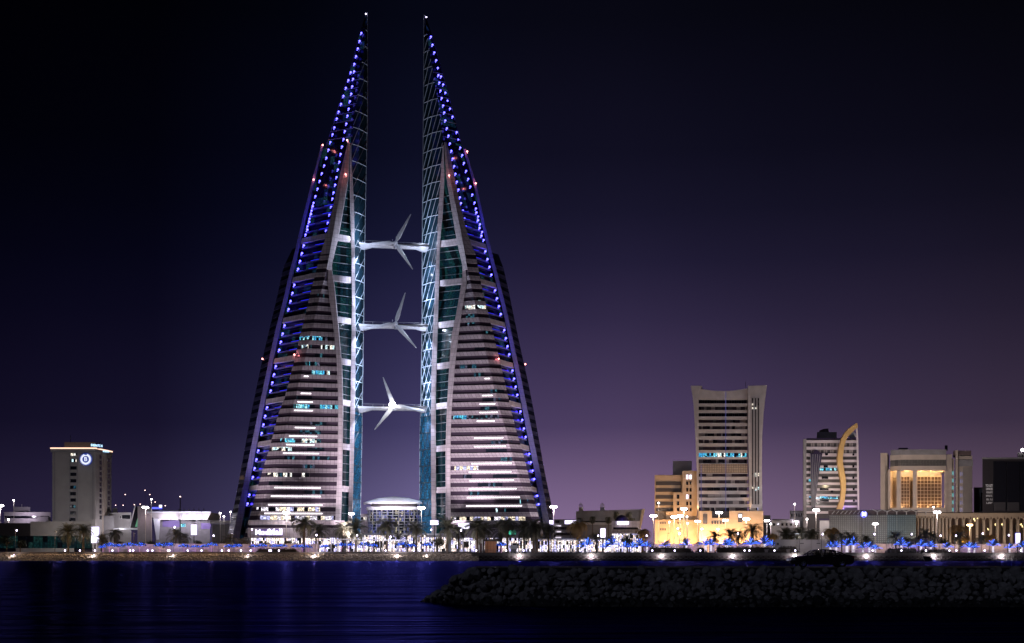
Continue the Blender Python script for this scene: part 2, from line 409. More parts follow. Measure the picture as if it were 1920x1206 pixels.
LP = dict(
    J=[(689, 24), (689, 224), (686, 353), (684, 455), (682, 600), (680, 732), (679, 797), (676, 975)],
    I=[(687.6, 24), (686.5, 53), (683, 82), (675.6, 139), (669, 187), (662, 239), (658, 281), (663.7, 378), (665, 455), (666, 560), (667, 639), (665.8, 760), (662.5, 909), (660.8, 975)],
    H=[(657.5, 272), (656, 335), (657.2, 404), (658.8, 448), (660.3, 560), (659.4, 640), (657.5, 767), (655, 909), (652.6, 974)],
    G=[(656.5, 272), (653, 339), (635, 443), (620, 504), (625.7, 525.5), (632.7, 593), (637, 644), (641, 686), (643, 755), (642.6, 797), (641.4, 884), (639, 971)],
    F=[(655.5, 265), (618, 490), (614, 523), (619, 570), (626, 616), (631.5, 674), (634, 732), (634.4, 785), (633, 884), (629, 975)],
    E=[(655, 262), (617, 485), (613, 505), (602.5, 546), (588.6, 604), (577, 651), (563, 709), (551.5, 755), (539, 800), (527, 842), (500, 914), (476, 994)],
    D=[(653.5, 262), (636, 335), (628, 373), (615.6, 430), (603, 471), (588.6, 523), (572, 593), (563, 630), (552.6, 674), (533, 751), (522, 775), (507, 835), (484.7, 909), (461, 996)],
    B=[(603, 272), (582, 353), (563, 430), (551.4, 481), (545.6, 500), (533, 558), (516.6, 620.7), (502.7, 685.7), (484, 776), (457, 909), (439, 996)],
    C=[(607, 272), (587, 353), (569, 430), (558, 481), (552, 505), (540, 558), (524.5, 620.7), (511, 685.7), (493, 776), (468, 909), (452, 996)],
    S=[(686.8, 24), (675, 60), (655, 135), (636, 195), (622, 240), (610, 276)],
    A=[(549, 466), (531.7, 500), (519, 560), (494.6, 662.5), (470, 780), (447, 909), (429, 996)])
RP = dict(
    J=[(795, 28), (794, 200), (793, 314), (791.7, 455), (791.5, 600), (789, 755), (787, 834), (786.8, 975)],
    I=[(797, 28), (800, 60), (805, 92), (813.6, 147), (818.6, 172), (825, 214), (831, 265), (829, 290), (825, 353), (821, 417), (818.7, 481), (816.4, 520), (814.6, 570), (810, 662), (808.3, 755), (808, 850), (809, 975)],
    H=[(832, 272), (833.5, 342), (830, 404), (825, 455.6), (824, 500), (822, 580), (819, 674), (817, 755), (817, 850), (818, 974)],
    G=[(833, 272), (836.7, 335), (844, 378), (856, 450), (869, 507), (861, 558), (854, 597), (847, 628), (842.4, 686), (838, 767), (835.5, 840), (835.8, 975)],
    F=[(834, 265), (871, 490), (876, 528), (871.4, 551), (864.5, 593), (858.7, 639), (853, 686), (849.4, 732), (846.5, 770), (845, 834), (844.5, 909), (845.7, 975)],
    E=[(834.5, 262), (844, 335), (858.5, 404), (872.7, 481), (877, 509), (885, 542), (894.7, 586), (904, 632), (912, 662.5), (920, 697), (927, 727.5), (934, 760), (946.5, 797), (955, 835), (978, 910), (1003, 994)],
    D=[(836, 262), (846, 300), (855, 345), (861, 375), (869, 410), (879, 450.5), (890.6, 471), (901, 527.5), (911, 570), (922.5, 616), (936.5, 674), (955, 753), (956.6, 763), (967.6, 807), (978.8, 842), (1000, 929), (1017, 996)],
    B=[(872, 278), (893, 345), (911, 430), (924, 481), (930.6, 505), (941, 546.4), (952.7, 593), (970, 676), (979.4, 720.6), (988.7, 767), (1001, 827), (1013.6, 889), (1033, 996)],
    C=[(868, 278), (888.5, 345), (905.5, 430), (917.5, 481), (924, 505), (934, 546.4), (945.5, 593), (962, 676), (970.5, 720), (979.5, 767), (991, 827), (1003, 889), (1021, 996)],
    S=[(797.8, 28), (811, 69), (831, 140), (847, 200), (856, 235), (868, 280)],
    A=[(934, 476), (943.4, 500), (953.9, 546), (966.6, 609), (978, 662.5), (990, 716), (1001.5, 774), (1011, 827), (1021, 884), (1033.5, 944), (1040, 996)])
# lit window runs (x0, x1, y) and facade light bars (x0, x1, y), read as floors
LWIN = [(545, 604, 631, 'rooms_cyan'), (566, 578, 648, 'rooms_white'), (602, 627, 649, 'rooms_white'), (580, 590, 680, 'rooms_cyan'), (585, 608, 695, 'rooms_cyan'), (613, 618, 697, 'rooms_white'),
        (555, 590, 761, 'rooms_cyan'), (600, 634, 762, 'rooms_cyan'), (526, 553, 824, 'rooms_cyan'), (566, 593, 824, 'rooms_white'), (510, 547, 840, 'rooms_white'), (533, 552, 857, 'rooms_faint'),
        (499, 521, 888, 'rooms_white'), (531, 547, 888, 'rooms_white'), (566, 580, 889, 'rooms_white'), (480, 600, 954, 'rooms_lobby'), (488, 545, 971, 'rooms_lobby'), (553, 625, 971, 'rooms_lobby')]
LBAR = [(570, 579, 703), (564, 584, 735), (558, 587, 751), (552, 587, 767), (553, 592, 800), (542, 595, 816), (537, 590, 832.6), (531, 598.6, 849), (514.5, 601.6, 914.7), (508, 601.6, 931), (503, 605, 946.6), (496, 605, 964)]
RWIN = [(872, 911, 576, 'rooms_white'), (893, 902, 562, 'rooms_white'), (850, 875, 780, 'rooms_cyan'), (900, 935, 779, 'rooms_faint'), (852, 897, 877, 'rooms_lobby'), (868, 885, 893, 'rooms_faint'),
        (846, 985, 973, 'rooms_lobby'), (975, 990, 942, 'rooms_cyan'), (930, 934, 956, 'rooms_white')]
RBAR = [(908.6, 919, 709), (904, 923.7, 741), (899, 929, 756.6), (899, 933.7, 772), (893.7, 928, 789), (889, 944, 820.4), (889, 949, 837), (884, 960, 868.7), (879, 959, 884), (880.5, 964, 900.8), (879, 969, 917), (875.6, 975, 933), (874, 979, 950)]
FH = 3.87
def sail_tower(loc, label, PX, base, side, wins, bars, floor_py, cross_bay, cross_at, Slights, Ilights, tip):
    T = thing('sail_tower', loc, label, 'skyscraper')
    c = {k: Curve(v, TOFF[k], base) for k, v in PX.items()}
    A, B, C, D, E, Fc, G, H, I, J, S = (c[k] for k in 'ABCDEFGHIJS')
    def shift(c_, dx, dy):
        o = lambda z, d=0: c_(z, d)+Vector((dx, dy, 0)); o.top = c_.top; o.bot = c_.bot; return o
    g0 = GZ-.2
    top_body = E.top-1.5
    zf0 = wz(floor_py, base-15)                      # a window row centre low on the front
    # rear hull, closing the volume behind
    mb = MB(); bk = [shift(A, 0, 4), shift(J, -side*3, 16)]; sheet(mb, [A, bk[0], bk[1], J], g0, A.top-.5, 20)
    Jt = shift(J, 0, 5); sheet(mb, [S, Jt, J], wz(276, base), J.top-3, 12); part('rear_wall', mb, 'tower_glass', T)['kind'] = 'stuff'
    # rear wing: glass with spandrels floor by floor
    mb = MB(); sheet(mb, [A, B], g0, A.top-.3, 30); part('rear_glass', mb, 'bay_glass', T)
    z = zf0+FH*.5; k = 0
    while z > g0+FH: z -= FH
    zs = []
    while z < A.top-4: zs.append(z); z += FH
    for z in zs:
        mb = MB(); slab(mb, [A, B], z-.9, z+.9, 1, -.35, .05); part('rear_spandrel', mb, 'wing_blue_lit', T)
    # edge fin
    mb = MB(); slab(mb, [B, C], g0, B.top-.5, 36, -.8, 3.2); part('edge_fin', mb, 'cladding_blue_lit', T)
    # sail top glass and bay glass, set back
    mb = MB(); z275 = wz(276, base)
    sheet(mb, [S, I], z275, S.top-.5, 26, .3); part('sail_top_glass', mb, 'sail_glass', T)
    mb = MB(); C2 = shift(C, 0, 3); D2 = shift(D, 0, 2.6); sheet(mb, [C, C2, D2, D], g0, z275, 44); part('bay_glass', mb, 'sail_glass', T)
    for z in [z275+3+q*FH*1.0 for q in range(int((S.top-z275-24)/FH))]:
        mb = MB(); slab(mb, [S, I], z-.12, z+.12, 1, -.05, .3); part('sail_mullion', mb, 'grey_metal', T)
    # bay ledges, cross beams and blue lamps
    crossz = [wz(y, base-12) for y in cross_bay]
    zz = sorted(crossz)
    levels = []
    for a, b_ in zip(zz, zz[1:]):
        for q in range(1, 5): levels.append(a+(b_-a)*q/5)
    a, b_ = zz[0], zz[1]
    for q in (1, 2): levels.append(a-(b_-a)*q/5)
    top5 = zz[-1]; step = (zz[-1]-zz[-2])/5
    for q in range(1, 5): levels.append(top5+q*step)
    Cin = shift(C, side*.4, -.3)
    for z in zz:
        mb = MB(); slab(mb, [Cin, D], z-1.15, z+1.15, 1, -.5, 2.6); part('cross_beam', mb, 'cladding_light', T)
    for z in levels:
        mb = MB(); cc = Cin(z); dd = D(z)
        def mid(t): return lambda z_, d=0: Cin(z_, d)*(1-t)+D(z_, d)*t
        slab(mb, [mid(.08), D], z-.22, z+.22, 1, .2, 2.6); part('ledge', mb, 'cladding_blue_lit', T)
        mb = MB(); slab(mb, [mid(.62), mid(.98)], z+.24, z+.42, 1, .15, .5); part('ledge_tint', mb, 'blue_ledge_tint', T)  # glowing strip stands in for the blue tint on ledge ends
        p = Cin(z+1.2)*.86+D(z+1.2)*.14+Vector((0, -.2, 0))
        mb = MB(); mb.ball(p, .52, 6); mb.ball(p+Vector((-.4, 0, -.8)), .28, 6); part('blue_lamp', mb, 'blue_lamp', T)
        lamp('blue_bulb', T, p+Vector((side*.9, -1.0, 0)), 130, (.04, .02, 1), .6)
    # lamp lines over the dark sail top
    for line in (Slights, Ilights):
        for (px, py) in line:
            p = P(px, py, base-1.5 if py < 276 else base-3.5)
            if line is Ilights: p = P(px, py, base-2-6*min(1, max(0, (py-60)/240)))
            mb = MB(); mb.ball(p, .46, 6); mb.ball(p+Vector((-.3, 0, -.75)), .24, 6); part('blue_lamp', mb, 'blue_lamp', T)
            lamp('blue_bulb', T, p+Vector((0, -1.6, 0)), 22, (.04, .04, 1), .6)
    # front: dark glass body, spandrel rings floor by floor
    Et = lambda z, d=0: E(z, d)
    mb = MB(); sheet(mb, [D, E, Fc], g0, E.top-14, 50); part('front_glass', mb, 'tower_glass', T)
    zp = wz(478, base-11)
    mb = MB(); slab(mb, [D, E], zp, top_body, 24, -.5, .4); part('crest_panel', mb, 'cladding', T)
    mb = MB(); slab(mb, [E, G], wz(506, base-12), top_body, 24, -.9, .6); part('sloping_frame', mb, 'cladding_light', T)
    mb = MB(); slab(mb, [Fc, G], g0, wz(506, base-12), 40, -.75, 1.8); part('curved_frame', mb, 'cladding_light', T)
    z = zf0-FH*.5
    while z > g0+2: z -= FH
    rows = []
    while z < zp-1: rows.append(z); z += FH
    for i, z in enumerate(rows):
        h = .98
        full = z < wz(520, base-12)
        mb = MB(); slab(mb, [D, E, Fc] if full else [D, E], z-h, z+h, 1, -.5, .05); part('spandrel', mb, 'cladding', T)
    def nearest(zq, rows_): return min(rows_, key=lambda r: abs(r-zq))
    gl = [r+FH/2 for r in rows]
    def onface(px, py, z, dy):
        """point of the front face at height z seen at photo column px"""
        for a_, b2 in ((D, E), (E, Fc)):
            pa, pb = a_(z), b2(z); qa = 960+pa.x/pa.y*F; qb = 960+pb.x/pb.y*F
            lo, hi = min(qa, qb), max(qa, qb)
            if lo-1e-3 <= px <= hi+1e-3:
                t_ = (px-qa)/(qb-qa) if abs(qb-qa) > 1e-6 else 0
                q = pa.lerp(pb, t_); return Vector((q.x, q.y+dy, z))
        pa, pb = D(z), Fc(z); qa = 960+pa.x/pa.y*F
        q = pa if abs(px-qa) < abs(px-(960+pb.x/pb.y*F)) else pb
        return Vector((q.x, q.y+dy, z))
    def runface(name, px0, px1, z0, z1, m_, dyf, dyb, z_):
        mb = MB(); n_ = max(1, int(abs(px1-px0)/8))
        cs = []
        for q in range(n_+1):
            p_ = onface(px0+(px1-px0)*q/n_, 0, z_, 0)
            cs.append((lambda p_: (lambda zz_, d=0: Vector((p_.x, p_.y+d, zz_))))(p_))
        slab(mb, cs, z0, z1, 1, dyf, dyb); part(name, mb, m_, T)
    for x0, x1, y, mm in wins:
        z = nearest(wz(y, base-15), gl); runface('lit_window', x0, x1, z-.9, z+.9, mm, -.08, .03, z)
    rr = random.Random(int(base))
    for z in gl:
        if z > wz(560, base): continue
        if rr.random() < .75:
            pa, pb = D(z), Fc(z); qa = 960+pa.x/pa.y*F; qb = 960+pb.x/pb.y*F; a0 = rr.uniform(.05, .6); a1 = a0+rr.uniform(.15, .38)
            runface('lit_window', qa+(qb-qa)*a0, qa+(qb-qa)*a1, z-.88, z+.88, 'rooms_faint', -.05, .02, z)
    for x0, x1, y in bars:
        z = nearest(wz(y, base-15), rows); n_ = max(2, int((x1-x0)/4.2))
        for q in range(n_):
            xa = x0+(x1-x0)*(q+.06)/n_; xb = x0+(x1-x0)*(q+.94)/n_
            runface('light_bar', xa, xb, z-.27, z+.27, 'facade_bar', -.85, -.55, z)
    # atrium glass between frame and column, with floor lines and beams
    G2 = shift(G, 0, 1.6); H2 = shift(H, 0, 1.6); ztop = wz(330, base-8)
    mb = MB(); sheet(mb, [G2, H2], g0, ztop+12, 50); part('atrium_glass', mb, 'atrium_glass', T)
    hz = sorted(wz(y, base-8) for y in cross_at)
    for z in hz:
        mb = MB(); slab(mb, [G, H], z-1.35, z+1.35, 1, -.3, 1.5); part('atrium_beam', mb, 'cladding_light', T)
    lv = []
    for a, b_ in zip(hz, hz[1:]):
        for q in range(1, 5): lv.append(a+(b_-a)*q/5)
    st = (hz[-1]-hz[-2])/5
    for q in range(1, 7): lv.append(hz[-1]+st*q)
    for q in range(1, 4): lv.append(hz[0]-st*q)
    for z in lv:
        mb = MB(); slab(mb, [G2, H2], z-.10, z+.10, 1, -.35, -.02); part('transom', mb, 'grey_metal', T)
    mb = MB(); slab(mb, [H, I], g0, H.top-.3, 44, -.7, 2.2); part('column', mb, 'cladding_light', T)
    # spine: glass nose with a lattice of rings and slanting bars
    M = lambda z, d=0: I(z, d)*.5+J(z, d)*.5+Vector((0, -1.3*min(1, (J.top-z)/60), 0))
    zl = wz(775, base)
    mb = MB(); sheet(mb, [I, M, J], zl, J.top-12, 50); part('spine_glass', mb, 'spine_glass', T)
    mb = MB(); sheet(mb, [I, M, J], g0, zl, 14); part('lit_spine_glass', mb, 'spine_lit_glass', T)
    def onsp(t_, z):
        p = (I(z).lerp(M(z), t_*2) if t_ < .5 else M(z).lerp(J(z), t_*2-1)); p.y -= .3; return p
    ringstep = FH*2; z = wz(968, base)
    zr = []
    while z < J.top-6: zr.append(z); z += ringstep
    for z in zr:
        mb = MB(); r_ = .17
        mb.tube(onsp(0, z), onsp(.5, z), r_, n=4); mb.tube(onsp(.5, z), onsp(1, z), r_, n=4); part('ring', mb, 'lattice_backlit' if z < zl else 'lattice_white', T)
    sl = .30
    for a, b_ in zip(zr, zr[1:]):
        wa = abs(I(a).x-J(a).x); wb = abs(I(b_).x-J(b_).x); W = max(wa, wb)
        for sg in (1, -1):
            if sg*side > 0 and False: continue
            n_ = int(W/2.25)+3
            for q in range(-2, n_+2):
                ph = (q*2.25+(.0 if sg > 0 else 1.1))
                k0 = zr.index(a)
                d0 = ph; d1 = ph+sg*2.25
                fam = (sg*side < 0)
                if not fam and a > wz(610, base): continue
                p0, p1 = d0/wa if wa > .3 else 2, d1/wb if wb > .3 else 2
                u0, u1 = min(max(p0, 0), 1), min(max(p1, 0), 1)
                if (p0 < 0 and p1 < 0) or (p0 > 1 and p1 > 1) or abs(p1-p0) < 1e-6: continue
                f0 = (u0-p0)/(p1-p0); f1 = (u1-p0)/(p1-p0)
                if f1-f0 < .1: continue
                za = a+(b_-a)*f0; zb = a+(b_-a)*f1
                mb = MB(); mb.tube(onsp(1-u0, za), onsp(1-u1, zb), .17 if fam else .12, n=4, caps=False)
                part('lattice_bar', mb, 'lattice_backlit' if b_ <= zl+1 else 'lattice_white', T)
    mb = MB(); mb.tube(J(g0, -.2), J(g0, -.2), .1)
    for i in range(40):
        za = g0+(J.top-g0)*i/40; zb = g0+(J.top-g0)*(i+1)/40; mb.tube(J(za, -.3), J(zb, -.3), .16, n=4, caps=False)
    part('spine_edge', mb, 'lattice_white', T)
    mb = MB(); p = P(tip[0], tip[1], base-.5); mb.ball(p, .30, 6); part('tip_lamp', mb, 'violet_lamp', T)
    mb = MB(); mb.tube(p-Vector((0, 0, .3)), p-Vector((0, 0, 5)), .1, n=4); part('tip_mast', mb, 'dark_metal', T)
    return T, c
mat('lattice_backlit', (.008, .012, .02), .5)  # same lattice, colour darkened as its silhouette before the lit glass
LS = [(677.5, 62), (674.3, 77), (671, 91), (667.6, 105.5), (664.4, 120), (657.7, 135.6), (653.2, 150.5), (648.5, 165), (644, 180), (639.5, 195), (635, 209.5), (631.5, 222.5), (627, 239), (623.8, 252), (619.6, 266.7), (616, 281),
      (612, 296), (608, 310.5), (603.6, 325), (599.5, 339.5), (595.6, 354), (591.5, 368), (588, 380.5), (584.3, 395), (580.4, 410), (576.6, 424.5), (573, 440)]
LI = [(664, 134), (662, 148), (660.4, 162), (658.5, 176), (656, 190), (653.9, 204), (651.6, 217), (649.4, 232), (646.7, 246), (644.3, 261), (641.4, 275), (638.8, 289), (636.3, 303.5), (633.6, 318), (631, 332.3), (628.5, 346.6), (625.5, 361), (623.4, 372.4), (620.8, 387), (617.7, 402), (614.8, 417), (611.4, 431)]
RS = [(808, 69), (811, 84), (814.4, 98.5), (817.9, 113), (821, 127.6), (827, 143.5), (831, 158.5), (835, 174), (839, 189), (843.7, 204), (848.5, 219), (856.4, 248), (859, 262), (863, 277), (866.7, 291), (870, 305.8), (874, 320.7), (877.9, 335.6), (882, 350), (885.6, 365), (890, 380), (892.4, 391), (896.6, 406), (900, 420.5), (904, 435), (907, 450)]
RI = [(822, 141), (823.8, 155), (826, 170), (828.3, 184), (831, 198), (833, 211), (835, 226), (838, 240.5), (841, 254.5), (843.7, 269), (846.3, 283), (848.8, 297.5), (851.6, 311.7), (854, 326), (856.7, 341), (859.7, 355.6), (862.4, 370), (864.4, 381), (868, 395), (871, 410), (874, 425), (877, 440)]
LT, LC = sail_tower((wx(560, YT), YT, GZ), 'left sail shaped tower with blue lamps on its left edge', LP, YT-3, 1, LWIN, LBAR, 939, [441.5, 516, 593, 670.6, 748, 829.7, 914],
                    [447, 523, 601, 679, 756, 838, 917], LS, LI, (686, 26))
RT, RC = sail_tower((wx(920, YT), YT+3, GZ), 'right sail shaped tower with blue lamps on its right edge', RP, YT+3, -1, RWIN, RBAR, 941, [453, 527, 602, 679, 756, 837, 917],
                    [455, 529, 608, 685.7, 761, 841, 919], RS, RI, (799.5, 32))
# aviation warning lamps on short arms
for T, lst, base in ((LT, [(605, 272), (588, 337), (492, 673), (648, 327), (651, 263), (552, 665)], YT-3), (RT, [(876, 284), (892, 344), (842, 329), (985, 683), (935, 673)], YT+3)):
    for px, py in lst:
        Y = base-(2 if px in (605, 588, 492, 876, 892, 985) else 13)
        p = P(px, py, Y); mb = MB(); mb.ball(p, .42, 6); mb.tube(p, p+Vector((0, 3.0, 0)), .08, n=4)
        part('warning_lamp', mb, 'red_lamp', T); lamp('red_bulb', T, p+Vector((0, -.9, .3)), 160, (1, .25, .28), .3)

# ------------------------------------------------------------------ bridges and turbines
def bridge(y0, y1, label):
    px0, px1 = 669, 807
    a = P(px0, y0, YT-3); b_ = P(px1, y1, YT+4)
    T = thing('turbine_bridge', (a+b_)/2, label, 'bridge', 'bridges between the sail towers')
    def section(c_, hw, hh, low):   # shallow keeled box section
        return [Vector((c_.x, c_.y-hw, c_.z+hh)), Vector((c_.x, c_.y-hw, c_.z)), Vector((c_.x, c_.y-hw*.45, c_.z-low)), Vector((c_.x, c_.y+hw*.45, c_.z-low)), Vector((c_.x, c_.y+hw, c_.z)), Vector((c_.x, c_.y+hw, c_.z+hh))]
    def loft(name, secs, m_):
        mb = MB()
        for s0, s1 in zip(secs, secs[1:]):
            for k in range(6): mb.face([s0[k], s0[(k+1) % 6], s1[(k+1) % 6], s1[k]])
        mb.face(secs[0][::-1]); mb.face(secs[-1]); return part(name, mb, m_, T)
    loft('deck', [section(a.lerp(b_, t_), 1.8, .75, .75) for t_ in (.14, .4, .6, .86)], 'bridge_steel')
    for t0, t1, t2 in ((0, .06, .20), (1, .94, .80)):
        secs = []
        for t_, wdt, low in ((t0, 3.0, 2.1), (t1, 2.9, 2.0), ((t1+t2)/2, 2.4, 1.5), (t2, 1.83, .78)):
            secs.append(section(a.lerp(b_, t_), wdt, .72, low))
        loft('flared_end', secs, 'bridge_steel')
    mb = MB(); mb.box(a.x+1, b_.x-1, (a.y+b_.y)/2-1.2, (a.y+b_.y)/2+1.2, (a.z+b_.z)/2+.78, (a.z+b_.z)/2+1.3); part('walkway', mb, 'dark_metal', T)
    for k in range(7):
        t_ = .08+.14*k; p = a.lerp(b_, t_); mb = MB(); mb.tube(p+Vector((0, -1.3, .7)), p+Vector((0, -1.3, 2.0)), .05, n=4); part('rail_post', mb, 'grey_metal', T)
    mb = MB(); mb.tube(a.lerp(b_, .08)+Vector((0, -1.3, 2.0)), a.lerp(b_, .92)+Vector((0, -1.3, 2.0)), .05, n=4); part('rail', mb, 'grey_metal', T)
    # lamps tucked at both ends throw light on the spines and the underside
    for t_, sg in ((.03, -1), (.97, 1)):
        p = a.lerp(b_, t_)+Vector((0, -4.2, .9)); mb = MB(); mb.box(p.x-.3, p.x+.3, p.y-.2, p.y+.2, p.z-.2, p.z+.2); part('floodlight', mb, 'bridge_steel', T)
        lamp('flood_bulb', T, p+Vector((-sg*3.0, -4, 1.5)), 4200, (.70, .78, 1.0), .5)
        lamp('flood_bulb', T, p+Vector((-sg*3.0, -4, 1.5)), (9000 if y0 < 500 else 44000), (.66, .74, 1.0), .5, 'SPOT', p+Vector((sg*2.5, 3, 26)), 1.0, .9)
        lamp('flood_bulb', T, p+Vector((-sg*3.0, -4, -1.5)), 50000, (.66, .74, 1.0), .5, 'SPOT', p+Vector((sg*2.5, 3, -28)), 1.0, .9)
    c_ = a.lerp(b_, .5)+Vector((0, -4, -9)); lamp('flood_bulb', T, c_, 500, (.85, .85, 1.0), .5)
    return T
bridge(460, 466, 'topmost bridge between the two sail towers carrying a wind turbine')
bridge(612, 615, 'middle bridge between the two sail towers carrying a wind turbine')
bridge(766, 768, 'lowest bridge between the two sail towers with bright lamp')
def blade(name, T, h, tip, root_w=1.55):
    d = tip-h; L = d.length; d.normalize(); side_ = d.cross(Vector((0, 1, 0))); side_.normalize(); mb = MB()
    prof = [(0, .42, .42), (.07, .45, .4), (.18, 1.0, .34), (.30, .95, .26), (.55, .66, .18), (.8, .42, .10), (.97, .22, .05), (1, .05, .03)]
    secs = []
    for t_, wd, th in prof:
        c_ = h+d*(L*t_); lead = -.35*wd
        secs.append([c_+side_*(wd*math.cos(q)+lead*.0)+Vector((0, th*math.sin(q)+.25*wd*math.cos(q), 0)) for q in [2*PI*k/8 for k in range(8)]])
    for s0, s1 in zip(secs, secs[1:]):
        for k in range(8): mb.face([s0[k], s0[(k+1) % 8], s1[(k+1) % 8], s1[k]])
    mb.face(secs[-1]); return part(name, mb, 'bridge_steel', T, True)
def turbine(hpx, hpy, tips, label, lit=False):
    Y = YT-3.6; h = P(hpx, hpy, Y)
    T = thing('wind_turbine', h+Vector((0, 3, -1.5)), label, 'wind turbine', 'wind turbines on the bridges')
    mb = MB(); mb.lathe([(0, 0), (.55, .15), (.85, .7), (.9, 1.4)], (0, 0, 0), 10)
    # turn the lathe so the nose points at the water
    mb.v = [(h.x+x, h.y-.9+z, h.z+y) for x, y, z in mb.v]; part('hub', mb, 'bridge_steel', T, True)
    mb = MB(); mb.box(h.x-.9, h.x+.9, h.y+.6, h.y+5.4, h.z-.75, h.z+.85); mb.box(h.x-.5, h.x+.5, h.y+3, h.y+4, h.z+.85, h.z+1.5); part('nacelle', mb, 'bridge_steel', T)
    mb = MB(); mb.tube((h.x, h.y+3, h.z-2.0), (h.x, h.y+3, h.z-.7), 1.0, .8, 8); part('mount', mb, 'bridge_steel', T)
    mb = MB(); mb.tube((h.x-1.6, h.y+4, h.z+.8), (h.x-1.6, h.y+4, h.z+2.2), .07, n=4); mb.ball((h.x-1.6, h.y+4, h.z+2.3), .22, 6); part('wind_gauge', mb, 'bridge_steel', T)
    for tx, ty, fwd in tips: blade('blade', T, h+Vector((0, .3, 0)), P(tx, ty, Y+fwd))
    if lit:
        p = h+Vector((-.4, -1.6, .2)); mb = MB(); mb.ball(p, 1.5, 10); part('bright_lamp', mb, 'white_lamp', T, True); lamp('bright_bulb', T, p+Vector((0, -5, -4)), 1400, (1, .92, .82), .5)  # ball enlarged to stand in for the lamp's glare
    else: lamp('bulb', T, h+Vector((2, -7, -6)), 250, (.9, .88, 1.0), .4)
    return T
turbine(741, 455.5, [(770.5, 401, .3), (774, 505.5, .3), (683, 458, -.4)], 'upper three bladed white wind turbine on the topmost bridge')
turbine(741, 607, [(760, 548.5, .3), (781, 653, .3), (684, 617, -.6)], 'lower three bladed white wind turbine on the middle bridge')
turbine(738, 760.5, [(718, 707, .3), (795, 770, .3), (702, 806, -.3)], 'lowest wind turbine with a glaring bright lamp at its hub', True)

# ------------------------------------------------------------------ floodlights at the towers' feet
def flood(px, py, Y, aim, e, col, spot, label):
    p = P(px, py, Y)
    T = thing('floodlight', (p.x, p.y, GZ), label, 'floodlight', 'floodlights at the feet of the sail towers')
    mb = MB(); mb.tube((p.x, p.y, GZ), p-Vector((0, 0, .3)), .12, n=5); part('post', mb, 'dark_metal', T)
    mb = MB(); mb.box(p.x-.5, p.x+.5, p.y-.2, p.y+.35, p.z-.4, p.z+.4); part('housing', mb, 'dark_metal', T)
    lamp('flood_bulb', T, p+Vector((0, .8, .9)), e, col, 1.0, 'SPOT', aim, spot, 1)
FLW = (1, .83, .93)
flood(668, 1018, 566, P(575, 850, YT-15), 2.5e5, FLW, 1.0, 'floodlight post beside the dark palm left of the entrance hall')
flood(810, 1018, 566, P(905, 850, YT-15), 2.7e5, FLW, 1.0, 'floodlight post right of the entrance hall')
flood(690, 1018, 566, P(640, 620, YT-10), 1.05e5, (.95, .86, 1), .6, 'floodlight post left of the entrance hall drum')
flood(790, 1018, 566, P(842, 620, YT-10), 1.25e5, (.90, .84, 1), .6, 'floodlight post below the mast right of the entrance drum')
flood(420, 1018, 575, P(500, 760, YT-8), 1.2e5, FLW, 1.0, 'floodlight post left of the left sail tower')
flood(1050, 1018, 575, P(985, 760, YT-8), 1.7e5, FLW, 1.0, 'floodlight post right of the right sail tower')

# ------------------------------------------------------------------ buildings
def shear(mb, T, y0):
    """side walls square to the shore road, which runs a little askew: plan is a parallelogram"""
    o = ORG[T.name]; k = o.x/o.y*1.02
    mb.v = [(x+(y-y0)*k, y, z) for x, y, z in mb.v]
def bbox(name, T, px0, px1, py0, py1, Y, depth, m_, dy=0):
    """box whose front face covers that patch when seen from the water; py1 None = down to the ground"""
    z1 = wz(py0, Y); z0 = GZ-.2 if py1 is None else wz(py1, Y)
    mb = MB(); mb.box(wx(px0, Y), wx(px1, Y), Y+dy, Y+dy+depth, z0, z1); shear(mb, T, Y+dy); return part(name, mb, m_, T)
def poly(name, T, pts, Y, depth, m_, dy=0):
    mb = MB(); mb.prism([(wx(a, Y), wz(b_, Y)) for a, b_ in pts], Y+dy, Y+dy+depth); shear(mb, T, Y+dy); return part(name, mb, m_, T)
def bthing(name, px, Y, label, cat, group=None): return thing(name, (wx(px, Y), Y, GZ), label, cat, group)

# -- hotel block
Y = 700
T = bthing('hotel', 140, Y, 'grey hotel block with glowing round emblem and warm lit cornice', 'hotel')
mb = MB(); x0, x1, x2 = wx(98, Y), wx(179, Y), wx(205, Y); zt = wz(843, Y)
# front, canted corner and receding right side
HX = wx(209, Y+24)
pl = [(x0, Y), (x1, Y), (wx(184, Y+4), Y+4), (HX, Y+24), (HX-6, Y+42), (x0-4, Y+42)]
def plan(mb, pl, z0, z1):
    n_ = len(pl)
    for i in range(n_):
        a, b_ = pl[i], pl[(i+1) % n_]; mb.face([(a[0], a[1], z0), (b_[0], b_[1], z0), (b_[0], b_[1], z1), (a[0], a[1], z1)])
    mb.face([(p[0], p[1], z1) for p in pl]); mb.face([(p[0], p[1], z0) for p in reversed(pl)])
plan(mb, pl, GZ-.2, zt); part('wall', mb, 'hotel_wall', T)
cx, cy = sum(p[0] for p in pl)/6, sum(p[1] for p in pl)/6
def grow(pl, k): return [(cx+(p[0]-cx)*k, cy+(p[1]-cy)*k) for p in pl]
mb = MB(); plan(mb, grow(pl, 1.045), zt-1.4, zt+.3); part('cornice', mb, 'concrete_grey', T)
mb = MB(); plan(mb, grow(pl, 1.055), zt+.3, zt+.95); part('light_cornice', mb, 'cornice_led', T)
bbox('penthouse', T, 111, 170, 827, 840, Y, 22, 'dark_cladding', 8)
mb = MB(); mb.tube((wx(118, Y), Y+12, wz(827, Y)), (wx(118, Y), Y+12, wz(812, Y)), .12); part('aerial', mb, 'dark_metal', T)
